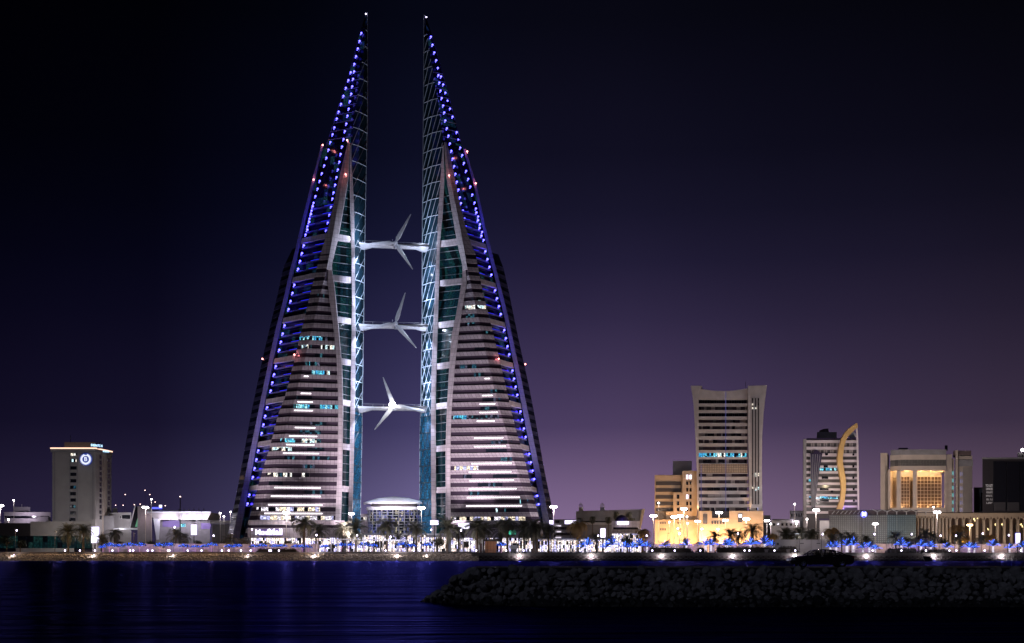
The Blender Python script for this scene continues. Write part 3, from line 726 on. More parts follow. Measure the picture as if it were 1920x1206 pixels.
for k in range(11):
    y0 = [849.5, 860.5][k] if k < 2 else 874.5+(k-2)*12.05
    w_ = bbox('window', T, 132.5-(.25*k), 144.2-(.25*k), y0, y0+6.2, Y, .5, 'dark_glass', -.06)
    for q in range(2):
        mm = 'rooms_white' if k < 2 else ('rooms_faint' if (k+q) % 3 == 0 else 'dark_glass')
        mb = MB(); a = 133-(.25*k)+q*5.6; mb.box(wx(a, Y), wx(a+4.8, Y), Y-.1, Y-.07, wz(y0+5.6, Y), wz(y0+.5, Y)); part('pane', mb, mm, w_)
for px0, px1 in ((131, 132.4), (144.6, 146), (102.5, 104), (174, 175.5)): bbox('pilaster', T, px0, px1, 846, 975, Y, .9, 'concrete_grey', -.5)
for k in range(12):
    y0 = 850+k*10.4
    for fx, nm in ((.10, 0), (.72, 1)):
        a = Vector((wx(184, Y+4), Y+4, 0)).lerp(Vector((HX, Y+24, 0)), fx); b_ = Vector((wx(184, Y+4), Y+4, 0)).lerp(Vector((HX, Y+24, 0)), fx+.16)
        mb = MB(); zt_ = wz(y0+2+nm*3, Y); d = Vector((.06, -.02, 0))
        mb.face([(a.x+.05, a.y-.08, zt_-2), (b_.x+.05, b_.y-.08, zt_-2), (b_.x+.05, b_.y-.08, zt_), (a.x+.05, a.y-.08, zt_)]); part('side_window', mb, 'dark_glass', T)
for fx in (.34, .46, .58): 
    a = Vector((wx(184, Y+4), Y+4, 0)).lerp(Vector((HX, Y+24, 0)), fx)
    mb = MB(); mb.box(a.x-.25, a.x+.35, a.y-.6, a.y+.4, GZ, zt-1.5); part('side_fin', mb, 'bank_stone', T)
lamp('side_bulb', T, (wx(196, Y), Y-3, GZ+8), 3000, (.95, .85, .9), 1); lamp('front_fill', T, P(140, 985, Y-40), 9000, (.95, .92, .95), 1)
# round emblem: wreath of leaves, ring and letter
ex, ez = wx(161.6, Y), wz(861.5, Y)
mb = MB(); mb.lathe([(2.35, 0), (2.6, .0)], n=8)
mb = MB()
for k in range(26):
    t_ = PI/2+2*PI*(k+.5)/26
    if k in (0, 25): continue
    c0 = (ex+2.45*math.cos(t_), ez+2.45*math.sin(t_)); u_ = (math.cos(t_+.5), math.sin(t_+.5)); v_ = (-u_[1], u_[0])
    pts = [(c0[0]-u_[0]*.55, c0[1]-u_[1]*.55), (c0[0]+v_[0]*-.24, c0[1]+v_[1]*-.24), (c0[0]+u_[0]*.65, c0[1]+u_[1]*.65), (c0[0]+v_[0]*.24, c0[1]+v_[1]*.24)]
    mb.prism(pts, Y-1.0, Y-.7)
emb = part('emblem_wreath', mb, 'emblem_white', T)
mb = MB()
for k in range(28):
    a0, a1 = 2*PI*k/28, 2*PI*(k+1)/28
    mb.prism([(ex+1.8*math.cos(a0), ez+1.8*math.sin(a0)), (ex+2.25*math.cos(a0), ez+2.25*math.sin(a0)), (ex+2.25*math.cos(a1), ez+2.25*math.sin(a1)), (ex+1.8*math.cos(a1), ez+1.8*math.sin(a1))], Y-.98, Y-.72)
part('emblem_ring', mb, 'emblem_white', T)
mb = MB(); mb.lathe([(0, 0), (3.3, 0), (3.3, .5), (0, .5)], n=30); mb.v = [(ex+x, Y-.6+z, ez+y) for x, y, z in mb.v]; part('emblem_disc', mb, 'emblem_back', T) if emi('emblem_back', (.03, .10, .75), .35) else 0
def text(T, s, x, y, z, size, m_, rx=PI/2, rz=0, name='lettering', ext=.06, align='CENTER', sx=1):
    cu = bpy.data.curves.new(name, 'FONT'); cu.body = s; cu.size = size; cu.extrude = ext; cu.align_x = align; cu.align_y = 'CENTER'; cu.materials.append(MAT[m_]); cu.offset = size*.02
    tmp = bpy.data.objects.new('tmp', cu); me = bpy.data.meshes.new_from_object(tmp); bpy.data.objects.remove(tmp); me.materials.clear(); me.materials.append(MAT[m_])
    o = bpy.data.objects.new(name, me); COL.objects.link(o); o.parent = T; o.location = Vector((x, y, z))-ORG.get(T.name, Vector((0, 0, 0))); o.rotation_euler = (rx, 0, rz); o.scale = (sx, 1, 1); return o
text(T, 'B', ex, Y-1.0, ez, 3.0, 'emblem_white')
text(T, 'SHERATON', wx(182.5, Y), Y-1, wz(836, Y), 1.7, 'sign_cyan', rz=math.radians(60), sx=.9)
text(T, 'Sheraton', wx(196.5, Y+11), Y+11, wz(846, Y+11), 1.7, 'sign_cyan', rz=math.radians(60))
mb = MB(); mb.box(wx(178, Y), wx(187.5, Y), Y+1, Y+1.4, wz(841, Y), wz(829, Y)); part('sign_backing', mb, 'navy_panel', T)

# -- low blocks behind and left of the hotel
Y = 760
T = bthing('terminal_block', 50, Y, 'long low pale block with dark window band left of the hotel', 'building')
bbox('wall', T, 8, 95, 961, None, Y, 20, 'concrete_pale'); bbox('window_band', T, 9, 92, 967.5, 972, Y, .5, 'dark_glass', -.1); bbox('roof_room', T, 23, 53, 950, 961, Y, 8, 'concrete_grey', 3)
bbox('chimney', T, 36.5, 38, 945, 950, Y, 1, 'concrete_grey', 3); bbox('lower_wall', T, 74, 95, 969, None, Y, 3, 'concrete_pale', -4); bbox('coping', T, 7.5, 94, 960.2, 961.6, Y, 1, 'concrete_pale', -.3)
lamp('bulb', T, P(45, 966, Y-8), 2600, (.9, .75, 1), 1)
Y = 600
T = bthing('pavilion', 85, Y, 'glass fronted pavilion with blank grey upper wall behind two palms', 'pavilion')
bbox('wall', T, 57, 170, 978, 1005, Y, 16, 'concrete_pale'); bbox('dark_wall', T, -60, 57, 981, 1004.9, Y, 15.9, 'dark_cladding')
for k in range(23):
    a = -58+k*10; 
    if k*10-58 < 168: bbox('pane', T, a+.4, a+9.6, 1005.4, 1028, Y, .3, 'pavilion_glass', 1)
bbox('plinth', T, 30, 140, 1028, None, Y, 2, 'concrete_pale', -.8); bbox('back_wall', T, -60, 170, 1005.2, None, Y, 1, 'navy_panel', 2)
lamp('bulb', T, P(112, 1000, Y-14), 1900, (1, .93, .85), 1)
Y = 720
T = bthing('hotel_annex', 225, Y, 'pale low annex with one dark window right of the hotel', 'building')
bbox('wall', T, 205, 246, 961, None, Y, 14, 'concrete_pale'); bbox('window', T, 229, 244, 966, 973, Y, .4, 'dark_glass', -.1); bbox('window', T, 225.5, 227, 968, 972, Y, .4, 'dark_glass', -.1)
bbox('lower_block', T, 188, 222, 968, None, Y, 6, 'concrete_grey', -8); bbox('canopy', T, 225, 270, 991, 994, Y, 5, 'white_metal', -12); bbox('penthouse', T, 207, 216, 952, 961, Y, 5, 'concrete_grey', 4)
lamp('bulb', T, P(228, 985, Y-12), 2600, (.9, .85, .95), 1)
Y = 700
T = bthing('stair_tower', 262, Y, 'dark wedge shaped tower with slanted green lit glass edge', 'building')
poly('wall', T, [(285, 1040), (258, 1040), (258, 950), (266, 947), (285, 953)][::-1], Y, 12, 'concrete_grey')
poly('glass', T, [(243, 990), (257.8, 990), (262, 966), (257.8, 952), (253, 948)], Y, 3, 'dark_glass', 1); poly('green_glass', T, [(252.5, 988), (257.5, 988), (261.5, 967), (258.6, 967)], Y, .3, 'sign_green_dim', .6) if emi('sign_green_dim', (.25, .75, .45), .35) else 0
mb = MB(); mb.tube(P(243.5, 990, Y+1), P(253.5, 947, Y+1), .35); part('edge_beam', mb, 'white_metal', T)
lamp('bulb', T, P(272, 972, Y-6), 900, (1, .7, .8), 1)
Y = 690
T = bthing('canopy_hall', 340, Y, 'hall under flared white lit canopy roof with rooftop vents', 'building')
def strip_roof(xs0, xs1, y0, y1): pass
mb = MB(); mb.prism([(wx(a, Y), wz(b_, Y)) for a, b_ in [(294, 975), (392, 975), (399, 962), (281, 962)]], Y-4, Y+22); part('canopy_soffit', mb, 'concrete_pale', T)
bbox('canopy_edge', T, 280.5, 399.5, 959.8, 962, Y, 28, 'white_metal', -5)
poly('roof_crest', T, [(285, 959.8), (395, 959.8), (350, 957), (300, 956.8)], Y, 10, 'grey_metal', 2)
bbox('wall', T, 292, 394, 975, None, Y, 18, 'concrete_grey'); bbox('panel', T, 305, 337, 976, 988, Y, .4, 'violet_panel', -.15) if mat('violet_panel', (.22, .16, .40), .5) else 0
bbox('panel', T, 377, 395, 981, 992, Y, .4, 'violet_panel', -.15); bbox('window', T, 339.5, 348, 981.5, 988, Y, .4, 'rooms_cyan', -.15)
poly('cone_column', T, [(298, 1012), (303, 1012), (305, 973), (292, 973)], Y, 3, 'white_metal', -5)
for q in range(6): 
    x_ = 336.5+q*9.3; bbox('canopy_rib', T, x_-.6, x_+.6, 962, 976, Y, .5, 'grey_metal', -5.2); bbox('roof_vent', T, x_-.8, x_+.8, 954, 960, Y, 1, 'dark_metal', -1)
for x_ in (306, 322, 344, 358, 372, 386):
    bbox('uplight', T, x_-.8, x_+.8, 974.2, 975.6, Y, .3, 'led_white', -4.8); lamp('uplight_bulb', T, P(x_, 973, Y-7.5), 1300, (.90, .80, 1.0), .4)
T = bthing('boundary_wall', 412, 670, 'long grey wall with blue globe lamps left of the sail towers', 'wall')
bbox('wall', T, 394, 436, 976, 982, 670, 2, 'concrete_pale'); bbox('lower_wall', T, 398, 436, 983, None, 670, 1, 'concrete_grey', .5)
for x_ in (398, 417): bbox('post', T, x_-.5, x_+.5, 982, None, 670, .5, 'concrete_pale', -.3)
Y = 640
T = bthing('rooftop_sign', 296, Y+50, 'blue glowing rooftop sign box above the canopy hall', 'sign')
bbox('sign_bar', T, 285, 304, 951, 954.5, Y+50, .5, 'sign_blue'); bbox('sign_box', T, 298.5, 304, 947, 951.5, Y+50, .6, 'sign_white', -.3)
for x_ in (287, 295, 302): bbox('strut', T, x_-.3, x_+.3, 954.5, 960, Y+50, .3, 'dark_metal')

# -- podium under the towers, entrance drum
Y = 612
for (x0_, x1_, lab) in ((470, 640, 'left sail tower'), (846, 1000, 'right sail tower')):
    T = bthing('shopping_podium', (x0_+x1_)/2, Y-24, f'glazed shopping podium at the foot of the {lab}', 'building')
    bbox('fascia', T, x0_-4, x1_+6, 976, 984.5, Y-24, 6, 'cladding_light'); bbox('upper_glass', T, x0_-2, x1_+4, 984.6, 990, Y-24, 3, 'tower_glass', .4)
    bbox('wall', T, x0_-6, x1_+8, 990, 1008, Y-24, 5, 'cladding_light', .1)
    n_ = int((x1_-x0_)/9)
    for q in range(n_):
        xa = x0_+(x1_-x0_)*q/n_; bbox('shop_window', T, xa+.5, xa+(x1_-x0_)/n_-.5, 1009, 1034, Y-24, .4, 'shop_glow', .5)
    bbox('back_wall', T, x0_-6, x1_+8, 1008.2, None, Y-24, 1, 'grey_metal', 1.2)
T = bthing('tower_sign', 507, Y-26, 'glowing violet white lettering over the podium below the left sail tower', 'sign')
bbox('backing', T, 484, 530, 991.5, 1005, Y-26, .4, 'violet_panel'); text(T, 'Moda', wx(494.5, Y-26), Y-26.6, wz(998.5, Y-26), 3.3, 'sign_white', ext=.15); text(T, 'Mall', wx(517, Y-26), Y-26.6, wz(998, Y-26), 3.8, 'sign_white', ext=.15)
Y = 626; cxp = 739
T = bthing('entrance_hall', cxp, Y, 'round glass entrance hall under a white lens roof between the sail towers', 'building')
cx = wx(cxp, Y); cr = 52/F*Y
def P3(px, py): return wz(py, Y)
mb = MB(); mb.lathe([(0, wz(931, Y)), (cr*.55, wz(934, Y)), (cr*.9, wz(939, Y)), (cr*1.12, wz(943, Y)), (cr*1.1, wz(945.5, Y)), (cr*.7, wz(942, Y)), (0, wz(940, Y))], (cx, Y, 0), 40, .55); part('lens_roof', mb, 'white_metal', T, True)
mb = MB(); mb.lathe([(cr*.86, wz(956, Y)), (cr*.82, wz(942, Y))], (cx, Y, 0), 30, .55); part('clerestory', mb, 'grey_glass', T)
mb = MB(); mb.lathe([(cr*.6, wz(957, Y)), (cr*.99, wz(957, Y)), (cr*1.02, wz(954, Y)), (cr*.99, wz(951, Y)), (cr*.6, wz(951, Y))], (cx, Y, 0), 40, .55); part('ring_canopy', mb, 'white_metal', T, True)
for k in range(14):
    a0 = PI+PI*k/14; a1 = PI+PI*(k+1)/14
    mb = MB(); mb.lathe([(cr*.93, GZ), (cr*.93, wz(957, Y))], (cx, Y, 0), 2, .55, a0+.012, a1-.012); part('drum_glass', mb, 'rooms_drum', T) if k or room_mat('rooms_drum', [(.95, .85, .55), (.3, .35, 1.0), (.12, .12, .4), (.08, .1, .3)], .38, gw=1.0, gh=1.5, fill=.55, mull=.12) else 0
    p = (cx+cr*.95*math.cos(a0), Y+.55*cr*.95*math.sin(a0)); mb = MB(); mb.tube((p[0], p[1], GZ), (p[0], p[1], wz(957, Y)), .13, n=4); part('drum_mullion', mb, 'grey_metal', T)
for k in range(9):
    zz_ = wz(962+k*5.4, Y); mb = MB(); mb.lathe([(cr*.945, -.1), (cr*.965, -.1), (cr*.965, .1), (cr*.945, .1)], (cx, Y, zz_), 20, .55, PI, 2*PI); part('drum_transom', mb, 'grey_metal', T)
mb = MB(); mb.lathe([(cr*.9, GZ), (cr*.9, wz(957, Y))], (cx, Y+1, 0), 20, .5, 0, PI); part('rear_wall', mb, 'concrete_grey', T)
for k in range(6): lamp('soffit_bulb', T, (cx+cr*(-.85+.34*k), Y-cr*.75-4, wz(948, Y)), 2200, (1, .86, .95), .3)
for x0_, x1_ in ((655, 688), (788, 812)):
    bbox('link_wall', T, x0_, x1_, 963.5, None, Y, 8, 'cladding', 2); bbox('link_window', T, x0_+2, x1_-2, 969.5, 974.5, Y, .3, 'rooms_white', 1.8)

# -- street mall, parapets and signs between
Y = 640
T = bthing('louvre_block', 1058, Y, 'low block with bright horizontal louvres right of the sail towers', 'building')
bbox('wall', T, 1000, 1088, 974, None, Y, 12, 'concrete_grey')
for y_ in (985, 996, 1007): bbox('louvre', T, 1003, 1052, y_, y_+2.2, Y, .6, 'louver_light', -.7); bbox('band', T, 1003, 1086, y_+3, y_+8, Y, .3, 'dark_glass', -.15)
bbox('window', T, 1041, 1049, 976, 981, Y, .3, 'dark_glass', -.15)
Y = 690
T = bthing('wedge_mall', 1148, Y, 'big grey wedge roofed mall with two lattice domelets', 'mall')
poly('wall', T, [(1080, 1040), (1203, 1040), (1199, 992), (1207, 955), (1092, 958), (1080, 959)], Y, 26, 'concrete_grey')
poly('slanted_edge', T, [(1196, 992), (1201, 992), (1209, 954.5), (1204, 954.5)], Y, 2, 'sand_stone', -1)
bbox('ledge', T, 1081, 1150, 977, 979.5, Y, 1, 'dark_metal', -1.2); bbox('lower_fascia', T, 1081, 1150, 980, 984, Y, 1, 'concrete_pale', -1.2)
for px in (1090, 1130.5):
    bbox('drum', T, px-4, px+4, 951, 958.5, Y, 2, 'concrete_pale', 4)
    mb = MB()
    for k in range(6):
        a0 = PI*k/6
        for j in range(5):
            e0, e1 = PI/2*j/5, PI/2*(j+1)/5
            for sg in (1, -1):
                q = lambda e: (wx(px, Y)+sg*1.1*math.cos(e)*math.cos(a0), Y+5+sg*1.1*math.cos(e)*math.sin(a0), wz(951, Y)+2.1*math.sin(e))
                mb.tube(q(e0), q(e1), .07, n=3, caps=False)
    mb.tube((wx(px, Y), Y+5, wz(951, Y)+2), (wx(px, Y), Y+5, wz(951, Y)+2.8), .06, n=4); part('lattice_dome', mb, 'concrete_pale', T)
Y = 650
T = bthing('kiosk_building', 1173, Y, 'small pale shop building with long glowing sign before wedge mall', 'shop')
bbox('wall', T, 1147, 1200, 977, 993, Y, 8, 'cladding_light'); bbox('window_strip', T, 1150, 1196, 989, 992.5, Y, .3, 'dark_glass', -.2); bbox('lower_wall', T, 1146, 1201, 993.3, 1000, Y, 9, 'cladding', .4)
bbox('sign_panel', T, 1157, 1178.5, 978, 983.5, Y, .6, 'sign_white', -.8)
mb = MB(); mb.lathe([(3.4, 0), (2.8, 1.6), (1.6, 2.6), (0, 3.1)], (wx(1167, Y), Y+3, wz(977, Y)), 14); part('blue_dome', mb, 'navy_panel', T, True)
lamp('sign_bulb', T, P(1168, 976, Y-2), 160, (.15, .12, 1), .4)
for q in range(7): bbox('shop_window', T, 1148+q*7.5, 1154.5+q*7.5, 1001, 1034, Y, .3, 'shop_glow', .6)
bbox('back_wall', T, 1147, 1201, 1000.5, None, Y, .5, 'grey_metal', 1.2)
def signbox(px0, px1, py0, py1, Y, label, m_='sign_white', pole=True, glow=(.5, .45, 1), e=350, rim='violet_panel'):
    T = bthing('lit_sign', (px0+px1)/2, Y, label, 'sign'); bbox('frame', T, px0-.7, px1+.7, py0-.7, py1+.7, Y, .7, rim)
    bbox('face', T, px0, px1, py0, py1, Y, .2, m_, -.25)
    if pole: bbox('post', T, (px0+px1)/2-.8, (px0+px1)/2+.8, py1+.7, None, Y, .5, 'dark_metal', .1)
    if e: lamp('bulb', T, P((px0+px1)/2, (py0+py1)/2, Y-2.2), e, glow, 1)
signbox(171.5, 186, 988, 1018, 575, 'tall white and blue lit sign panel beside the pavilion corner'); signbox(358.5, 369, 984, 1003, 575, 'tall white and blue lit sign panel before the canopy hall')
signbox(807, 822, 976, 984, 585, 'small glowing white sign above the right palm of the entrance hall'); signbox(859, 880, 981, 991.5, 582, 'large glowing white sign screen left below the right sail tower')
signbox(950, 967, 995, 1002.5, 578, 'green lit sign between palms below the right sail tower', 'sign_green', e=60, glow=(.2, 1, .6))
signbox(1059, 1080, 976, 982.5, 600, 'long white lit sign with blue rim left of the golden palm'); signbox(1126, 1135, 991, 1008, 572, 'tall bright lit sign panel before the wedge roofed mall')
signbox(1904, 1912.5, 1000, 1019, 566, 'tall white lit sign panel with blue rim before the arcade', 'sign_white', rim='led_rim') if emi('led_rim', (.05, .05, 1), 1) else 0
signbox(1030, 1037, 976, 983, 600, 'small violet lit sign at the right foot of the right sail tower')

# -- low shop front running along the promenade
T = bthing('shop_parade', 740, 590, 'long low row of brightly lit shop fronts before the entrance hall', 'shops')
for q in range(22):
    xa = 646+q*9.0; 
    bbox('shop_window', T, xa+.5, xa+8.5, 1004 if 3 < q < 17 else 1008, 1034, 590, .4, 'shop_glow', .4)
bbox('roof_slab', T, 640, 846, 1000.5, 1003.5, 590, 8, 'white_metal', -.6); bbox('back_wall', T, 641, 845, 1003.7, None, 590, 1, 'grey_metal', 1)
T = bthing('shop_parade', 1120, 600, 'row of lit shop fronts between louvred block and wedge mall', 'shops')
for q in range(16): bbox('shop_window', T, 1004+q*9.0, 1012.4+q*9.0, 1012, 1034, 600, .4, 'shop_glow', .4)
bbox('roof_slab', T, 1002, 1149, 1009, 1011.6, 600, 6, 'white_metal', -.5); bbox('back_wall', T, 1003, 1148, 1011.8, None, 600, 1, 'grey_metal', 1)

# -- stepped annex and flared office tower, orange lit
Y = 705
T = bthing('stepped_annex', 1265, Y, 'stepped sandstone office annex lit orange beside the flared tower', 'building')
bbox('wing', T, 1227.5, 1279, 891, None, Y, 24, 'sand_stone'); bbox('plant_room', T, 1265, 1301, 862.5, 896, Y, 10, 'concrete_pale', 8)
bbox('roof_unit', T, 1236, 1248, 893-3.5, 893, Y, 3, 'dark_metal', 5)
for y0, y1 in ((903, 910), (915.5, 922.5), (928.5, 935.5), (941, 948), (953, 959)): bbox('window_band', T, 1229.5, 1277, y0, y1, Y, .4, 'grey_glass', -.2)
bbox('stair_block', T, 1278, 1306, 883.5, None, Y, 20, 'sand_stone', -2.5); bbox('step_block', T, 1261.5, 1278, 923.5, None, Y, 18, 'sand_stone', -2.3); bbox('low_step', T, 1248, 1261.5, 959.5, None, Y, 14, 'sand_stone', -2.1)
bbox('base', T, 1226, 1308, 975, None, Y, 20, 'sand_stone', -4.5)
for k, (y0, y1) in enumerate(((891, 899), (903.5, 910), (916, 922.5), (928, 936), (941, 948), (953, 959))):
    for x0_ in (1285.5, 1291.7): bbox('window', T, x0_, x0_+3.6, y0, y1, Y, .4, 'sign_white' if k == 0 or (k == 3 and x0_ < 1290) else 'dark_glass', -2.7)
    if k > 2: bbox('window', T, 1268, 1272.5, y0, y1, Y, .4, 'dark_glass', -2.5)
for x0_ in (1236, 1240, 1244, 1268, 1272): 
    for y0 in (979, 991): bbox('window', T, x0_, x0_+2.4, y0, y0+4, Y, .3, 'grey_glass', -4.7)
WARM = (1, .55, .24)
Y = 700
T = bthing('flared_office_tower', 1365, Y, 'tall striped office tower between two flared stone piers', 'skyscraper')
bbox('core', T, 1309, 1402.5, 745, None, Y, 26, 'grey_glass', 2)
poly('left_pier', T, [(1308.8, 1040), (1309.6, 960), (1309.2, 879), (1309.2, 735), (1315.8, 724), (1294.3, 724), (1297.5, 740), (1300.2, 762), (1303.2, 819), (1305.8, 879), (1307.2, 960), (1307.2, 1040)][::-1], Y, 30, 'concrete_pale', -1)
poly('right_pier', T, [(1406, 1040), (1429.5, 1040), (1429, 984), (1427.8, 879), (1428.5, 819), (1431, 775), (1434.5, 745), (1437.5, 723), (1401.8, 724), (1402, 800), (1405, 959)], Y, 30, 'concrete_pale', -1)
pts = [(1309.2, 747), (1402, 747), (1402, 728)]+[(1402-92.6*k/8, 733.5-5.5*abs(k/4-1)**2) for k in range(1, 9)]
poly('crown_parapet', T, pts, Y, 10, 'concrete_pale', .2)
bands = [(749.5, 756.5), (762, 768.8), (774, 781), (786.6, 793), (798.5, 805), (812, 818), (824, 831), (837, 844), (849, 857), (861, 868.5)]
bands2 = [(888, 894), (900, 906.5), (913.5, 920.3), (926.5, 933), (939, 945.5), (951.5, 958.5)]
prev = 747
for i, (y0, y1) in enumerate(bands+[(870.2, 870.2)]):
    bbox('spandrel', T, 1309.5, 1401.9, prev, y0, Y, 1.6, 'concrete_pale', .4); prev = y1
bbox('lattice_band', T, 1309.5, 1402, 870.2, 887, Y, 1.6, 'lattice_stone', .2) if grid_mat('lattice_stone', (.50, .40, .30), .9, .9, joint=.35, dark=.4) else 0
prev = 887.2
for i, (y0, y1) in enumerate(bands2+[(961, 961)]):
    bbox('spandrel', T, 1309.5, 1403+i*.4, prev, y0, Y, 1.6, 'concrete_pale', .4); prev = y1
rr = random.Random(5)
for i, (y0, y1) in enumerate(bands+bands2):
    lit = i == 8; x_ = 1311
    while x_ < 1400:
        w_ = rr.choice([3, 5, 8, 12]); w_ = min(w_, 1401-x_)
        m_ = rr.choice(['rooms_cyan', 'rooms_cyan', 'rooms_white']) if lit else rr.choice(['grey_glass', 'dusk_glass', 'dusk_glass', 'curtain', 'dark_glass'] if i != 0 and i != 2 else ['dark_glass']) 
        if 'curtain' not in MAT: mat('curtain', (.30, .27, .27), .8)
        bbox('window', T, x_, x_+w_-.5, y0+.25, y1-.25, Y, .3, m_, 1.55); x_ += w_
for a_, b_ in ((1317, 1322), (1326, 1329), (1340, 1343), (1393, 1400)): bbox('roof_unit', T, a_, b_, 727, 733, Y, 3, 'dark_cladding', 12)
mb = MB(); mb.tube(P(1398, 727, Y+13), P(1398, 716, Y+13), .1, n=4); part('roof_aerial', mb, 'dark_metal', T)
emi('blue_sheen', (.25, .25, .9), .35)  # sheen of the reflective blue line put into a glowing colour
bbox('blue_sheen_line', T, 1360.4, 1361.2, 735, 958, Y, .3, 'blue_sheen', .02); bbox('blue_sheen_line', T, 1314.3, 1315.2, 872, 958, Y, .3, 'blue_sheen', .02)
for k, x0_ in enumerate((1409, 1414.6, 1420)):
    bbox('slit_window', T, x0_, x0_+2.6, 747, 946, Y, .4, 'grey_glass', -1.2)
    for y0 in (748, 757, 764, 887, 891, 913, 917): 
        if rr.random() < .7: bbox('lit_pane', T, x0_+.2, x0_+2.4, y0, y0+3.6, Y, .2, 'rooms_white', -1.4)
bbox('lit_window', T, 1416.5, 1420.5, 952.5, 958, Y, .3, 'rooms_lobby', -1.3); bbox('lit_window', T, 1415.5, 1420.5, 964, 972, Y, .3, 'sign_white', -1.3)
bbox('base_block', T, 1308, 1331.5, 959, None, Y, 12, 'sand_stone', -6); bbox('base_block', T, 1331.5, 1364, 972, None, Y, 12, 'sand_stone', -6.2); bbox('recess', T, 1328, 1366, 959, 973, Y, 4, 'grey_glass', -1.5)
bbox('base_block', T, 1364, 1427, 959, None, Y, 12, 'sand_stone', -6)
bbox('blind_window', T, 1315, 1323, 964.5, 983, Y, .3, 'grey_glass', -6.25); bbox('window', T, 1380, 1388, 964, 980, Y, .3, 'grey_glass', -6.25); bbox('lit_window', T, 1381, 1387, 965, 971, Y, .2, 'sign_white', -6.45)
for q in range(5): bbox('window', T, 1330.5+q*5.2, 1334+q*5.2, 977.5, 983, Y, .3, 'grey_glass', -6.45)
def uplamp(px, py, Y, e, aim=None, name='uplight_bulb', T=T):
    lamp(name, T, P(px, py, Y), e*1.5, WARM, .6, 'SPOT' if aim else 'POINT', aim, 1.3, .8)
for px in (1308.8, 1404): uplamp(px, 957, Y-1.7, 1500, P(px, 900, Y-.8))
for px in (1235, 1258, 1282, 1304, 1330, 1356, 1385, 1415): uplamp(px, 1016, Y-10-3*(px % 2), 5200)
# -- pale block with hedge, small arcaded roof
Y = 720
lamp('front_fill', T, P(1370, 1000, Y-60), 20000, (1, .87, .92), 1)  # unseen light added to brighten the flared tower's upper floors
T = bthing('pale_office', 1468, Y, 'low pale office block right of the flared tower', 'building')
bbox('wall', T, 1446, 1500, 976, None, Y, 14, 'concrete_pale'); bbox('roof_strip', T, 1450, 1490, 973, 976, Y, 8, 'dark_cladding', 3); bbox('dark_block', T, 1432, 1447, 966, None, Y, 8, 'dark_cladding', 4)
for q in range(6): bbox('window', T, 1449+q*8, 1453+q*8, 981, 986, Y, .3, 'dark_glass' if q != 1 else 'rooms_lobby', -.15)
T = bthing('arcaded_roof', 1495, Y+20, 'small white arcaded roof block left of the striped tower', 'building')
bbox('wall', T, 1481, 1530, 959, None, Y+20, 6, 'concrete_pale')
for q in range(7): bbox('opening', T, 1483.5+q*4.4, 1486+q*4.4, 963, 969, Y+20, .3, 'dark_glass', -.15)
bbox('cornice', T, 1480, 1531, 957.6, 959.3, Y+20, 7, 'concrete_pale', -.6)
lamp('bulb', T, P(1492, 975, Y), 2500, (.95, .85, 1), 1)
Y = 690
T = bthing('low_white_house', 1545, Y, 'low white flat roofed house before the striped tower foot', 'building')
bbox('wall', T, 1532, 1556, 976, None, Y, 10, 'concrete_pale', -6); bbox('roof_edge', T, 1530, 1556, 973, 976, Y, 10, 'navy_panel', -6.3)
lamp('bulb', T, P(1544, 985, Y-13), 300, (1, .88, .85), 1)

# -- striped tower with curved gold band
Y = 710
T = bthing('striped_tower', 1557, Y, 'striped office tower with curved gold band and dark funnel panel', 'skyscraper')
bbox('core', T, 1505.5, 1607, 824, None, Y, 26, 'grey_glass'); bbox('side_strip', T, 1505.4, 1511, 823.5, None, Y, 2, 'concrete_grey', -1.2)
bbox('roof_edge', T, 1511, 1607.5, 822, 824.3, Y, 26, 'navy_panel', -1.3)
def c6(x_, y_): return (1480+x_/4.309, 780+y_/4.309)
rows6 = [(198, 219), (250, 274), (303, 328), (355, 374), (401, 420), (447, 466), (493, 512), (539, 558), (586, 604), (632, 650), (678, 696), (724, 740), (770, 790)]
for a, b_ in rows6: bbox('spandrel', T, 1511, 1606.5, 780+a/4.309, 780+b_/4.309, Y, 1.5, 'cladding_stripe', -1) if 'cladding_stripe' in MAT or mat('cladding_stripe', (.62, .55, .60), .7) else 0
for a, b_, m_ in ((221, 248, 'curtain'), (276, 301, 'curtain')):
    for q in range(22): bbox('window', T, 1516+q*4, 1519+q*4, 780+a/4.309, 780+b_/4.309, Y, .3, m_ if q % 3 else 'grey_glass', -.3)
for x0_, x1_, y_ in ((235, 380, 430), (155, 225, 520), (160, 390, 658)):
    a = c6(x0_, y_-11); b_ = c6(x1_, y_+11); bbox('lit_window', T, a[0], b_[0], a[1], b_[1], Y, .2, 'rooms_cyan', -.25)
for x0_, x1_, y_ in ((285, 308, 312), (272, 308, 411), (258, 310, 502), (243, 312, 593), (228, 315, 686), (330, 350, 612), (505, 520, 314), (505, 520, 410), (505, 520, 502), (508, 522, 593), (510, 524, 686)):
    a = c6(x0_, y_-9); b_ = c6(x1_, y_+8); bbox('dark_recess', T, a[0], b_[0], a[1], b_[1], Y, .4, 'dark_glass', -1.25)
poly('funnel_panel', T, [c6(*p) for p in [(174, 742), (200, 742), (215, 600), (235, 450), (260, 306), (238, 300), (228, 285), (210, 278), (193, 285), (185, 300), (162, 306), (166, 450), (172, 600)]], Y, .9, 'navy_panel', -2.0)
for q in range(5):
    a = c6(172+q*19, 310); b_ = c6(178+q*5, 735); mb = MB(); mb.tube(P(a[0], a[1], Y-2.1), P(b_[0], b_[1], Y-2.1), .14, n=4); part('funnel_rib', mb, 'grey_metal', T)
Lf = [(530, 62), (490, 88), (450, 120), (425, 152), (405, 190), (385, 260), (372, 350), (376, 400), (385, 450), (400, 530), (405, 600), (395, 680), (370, 755)]
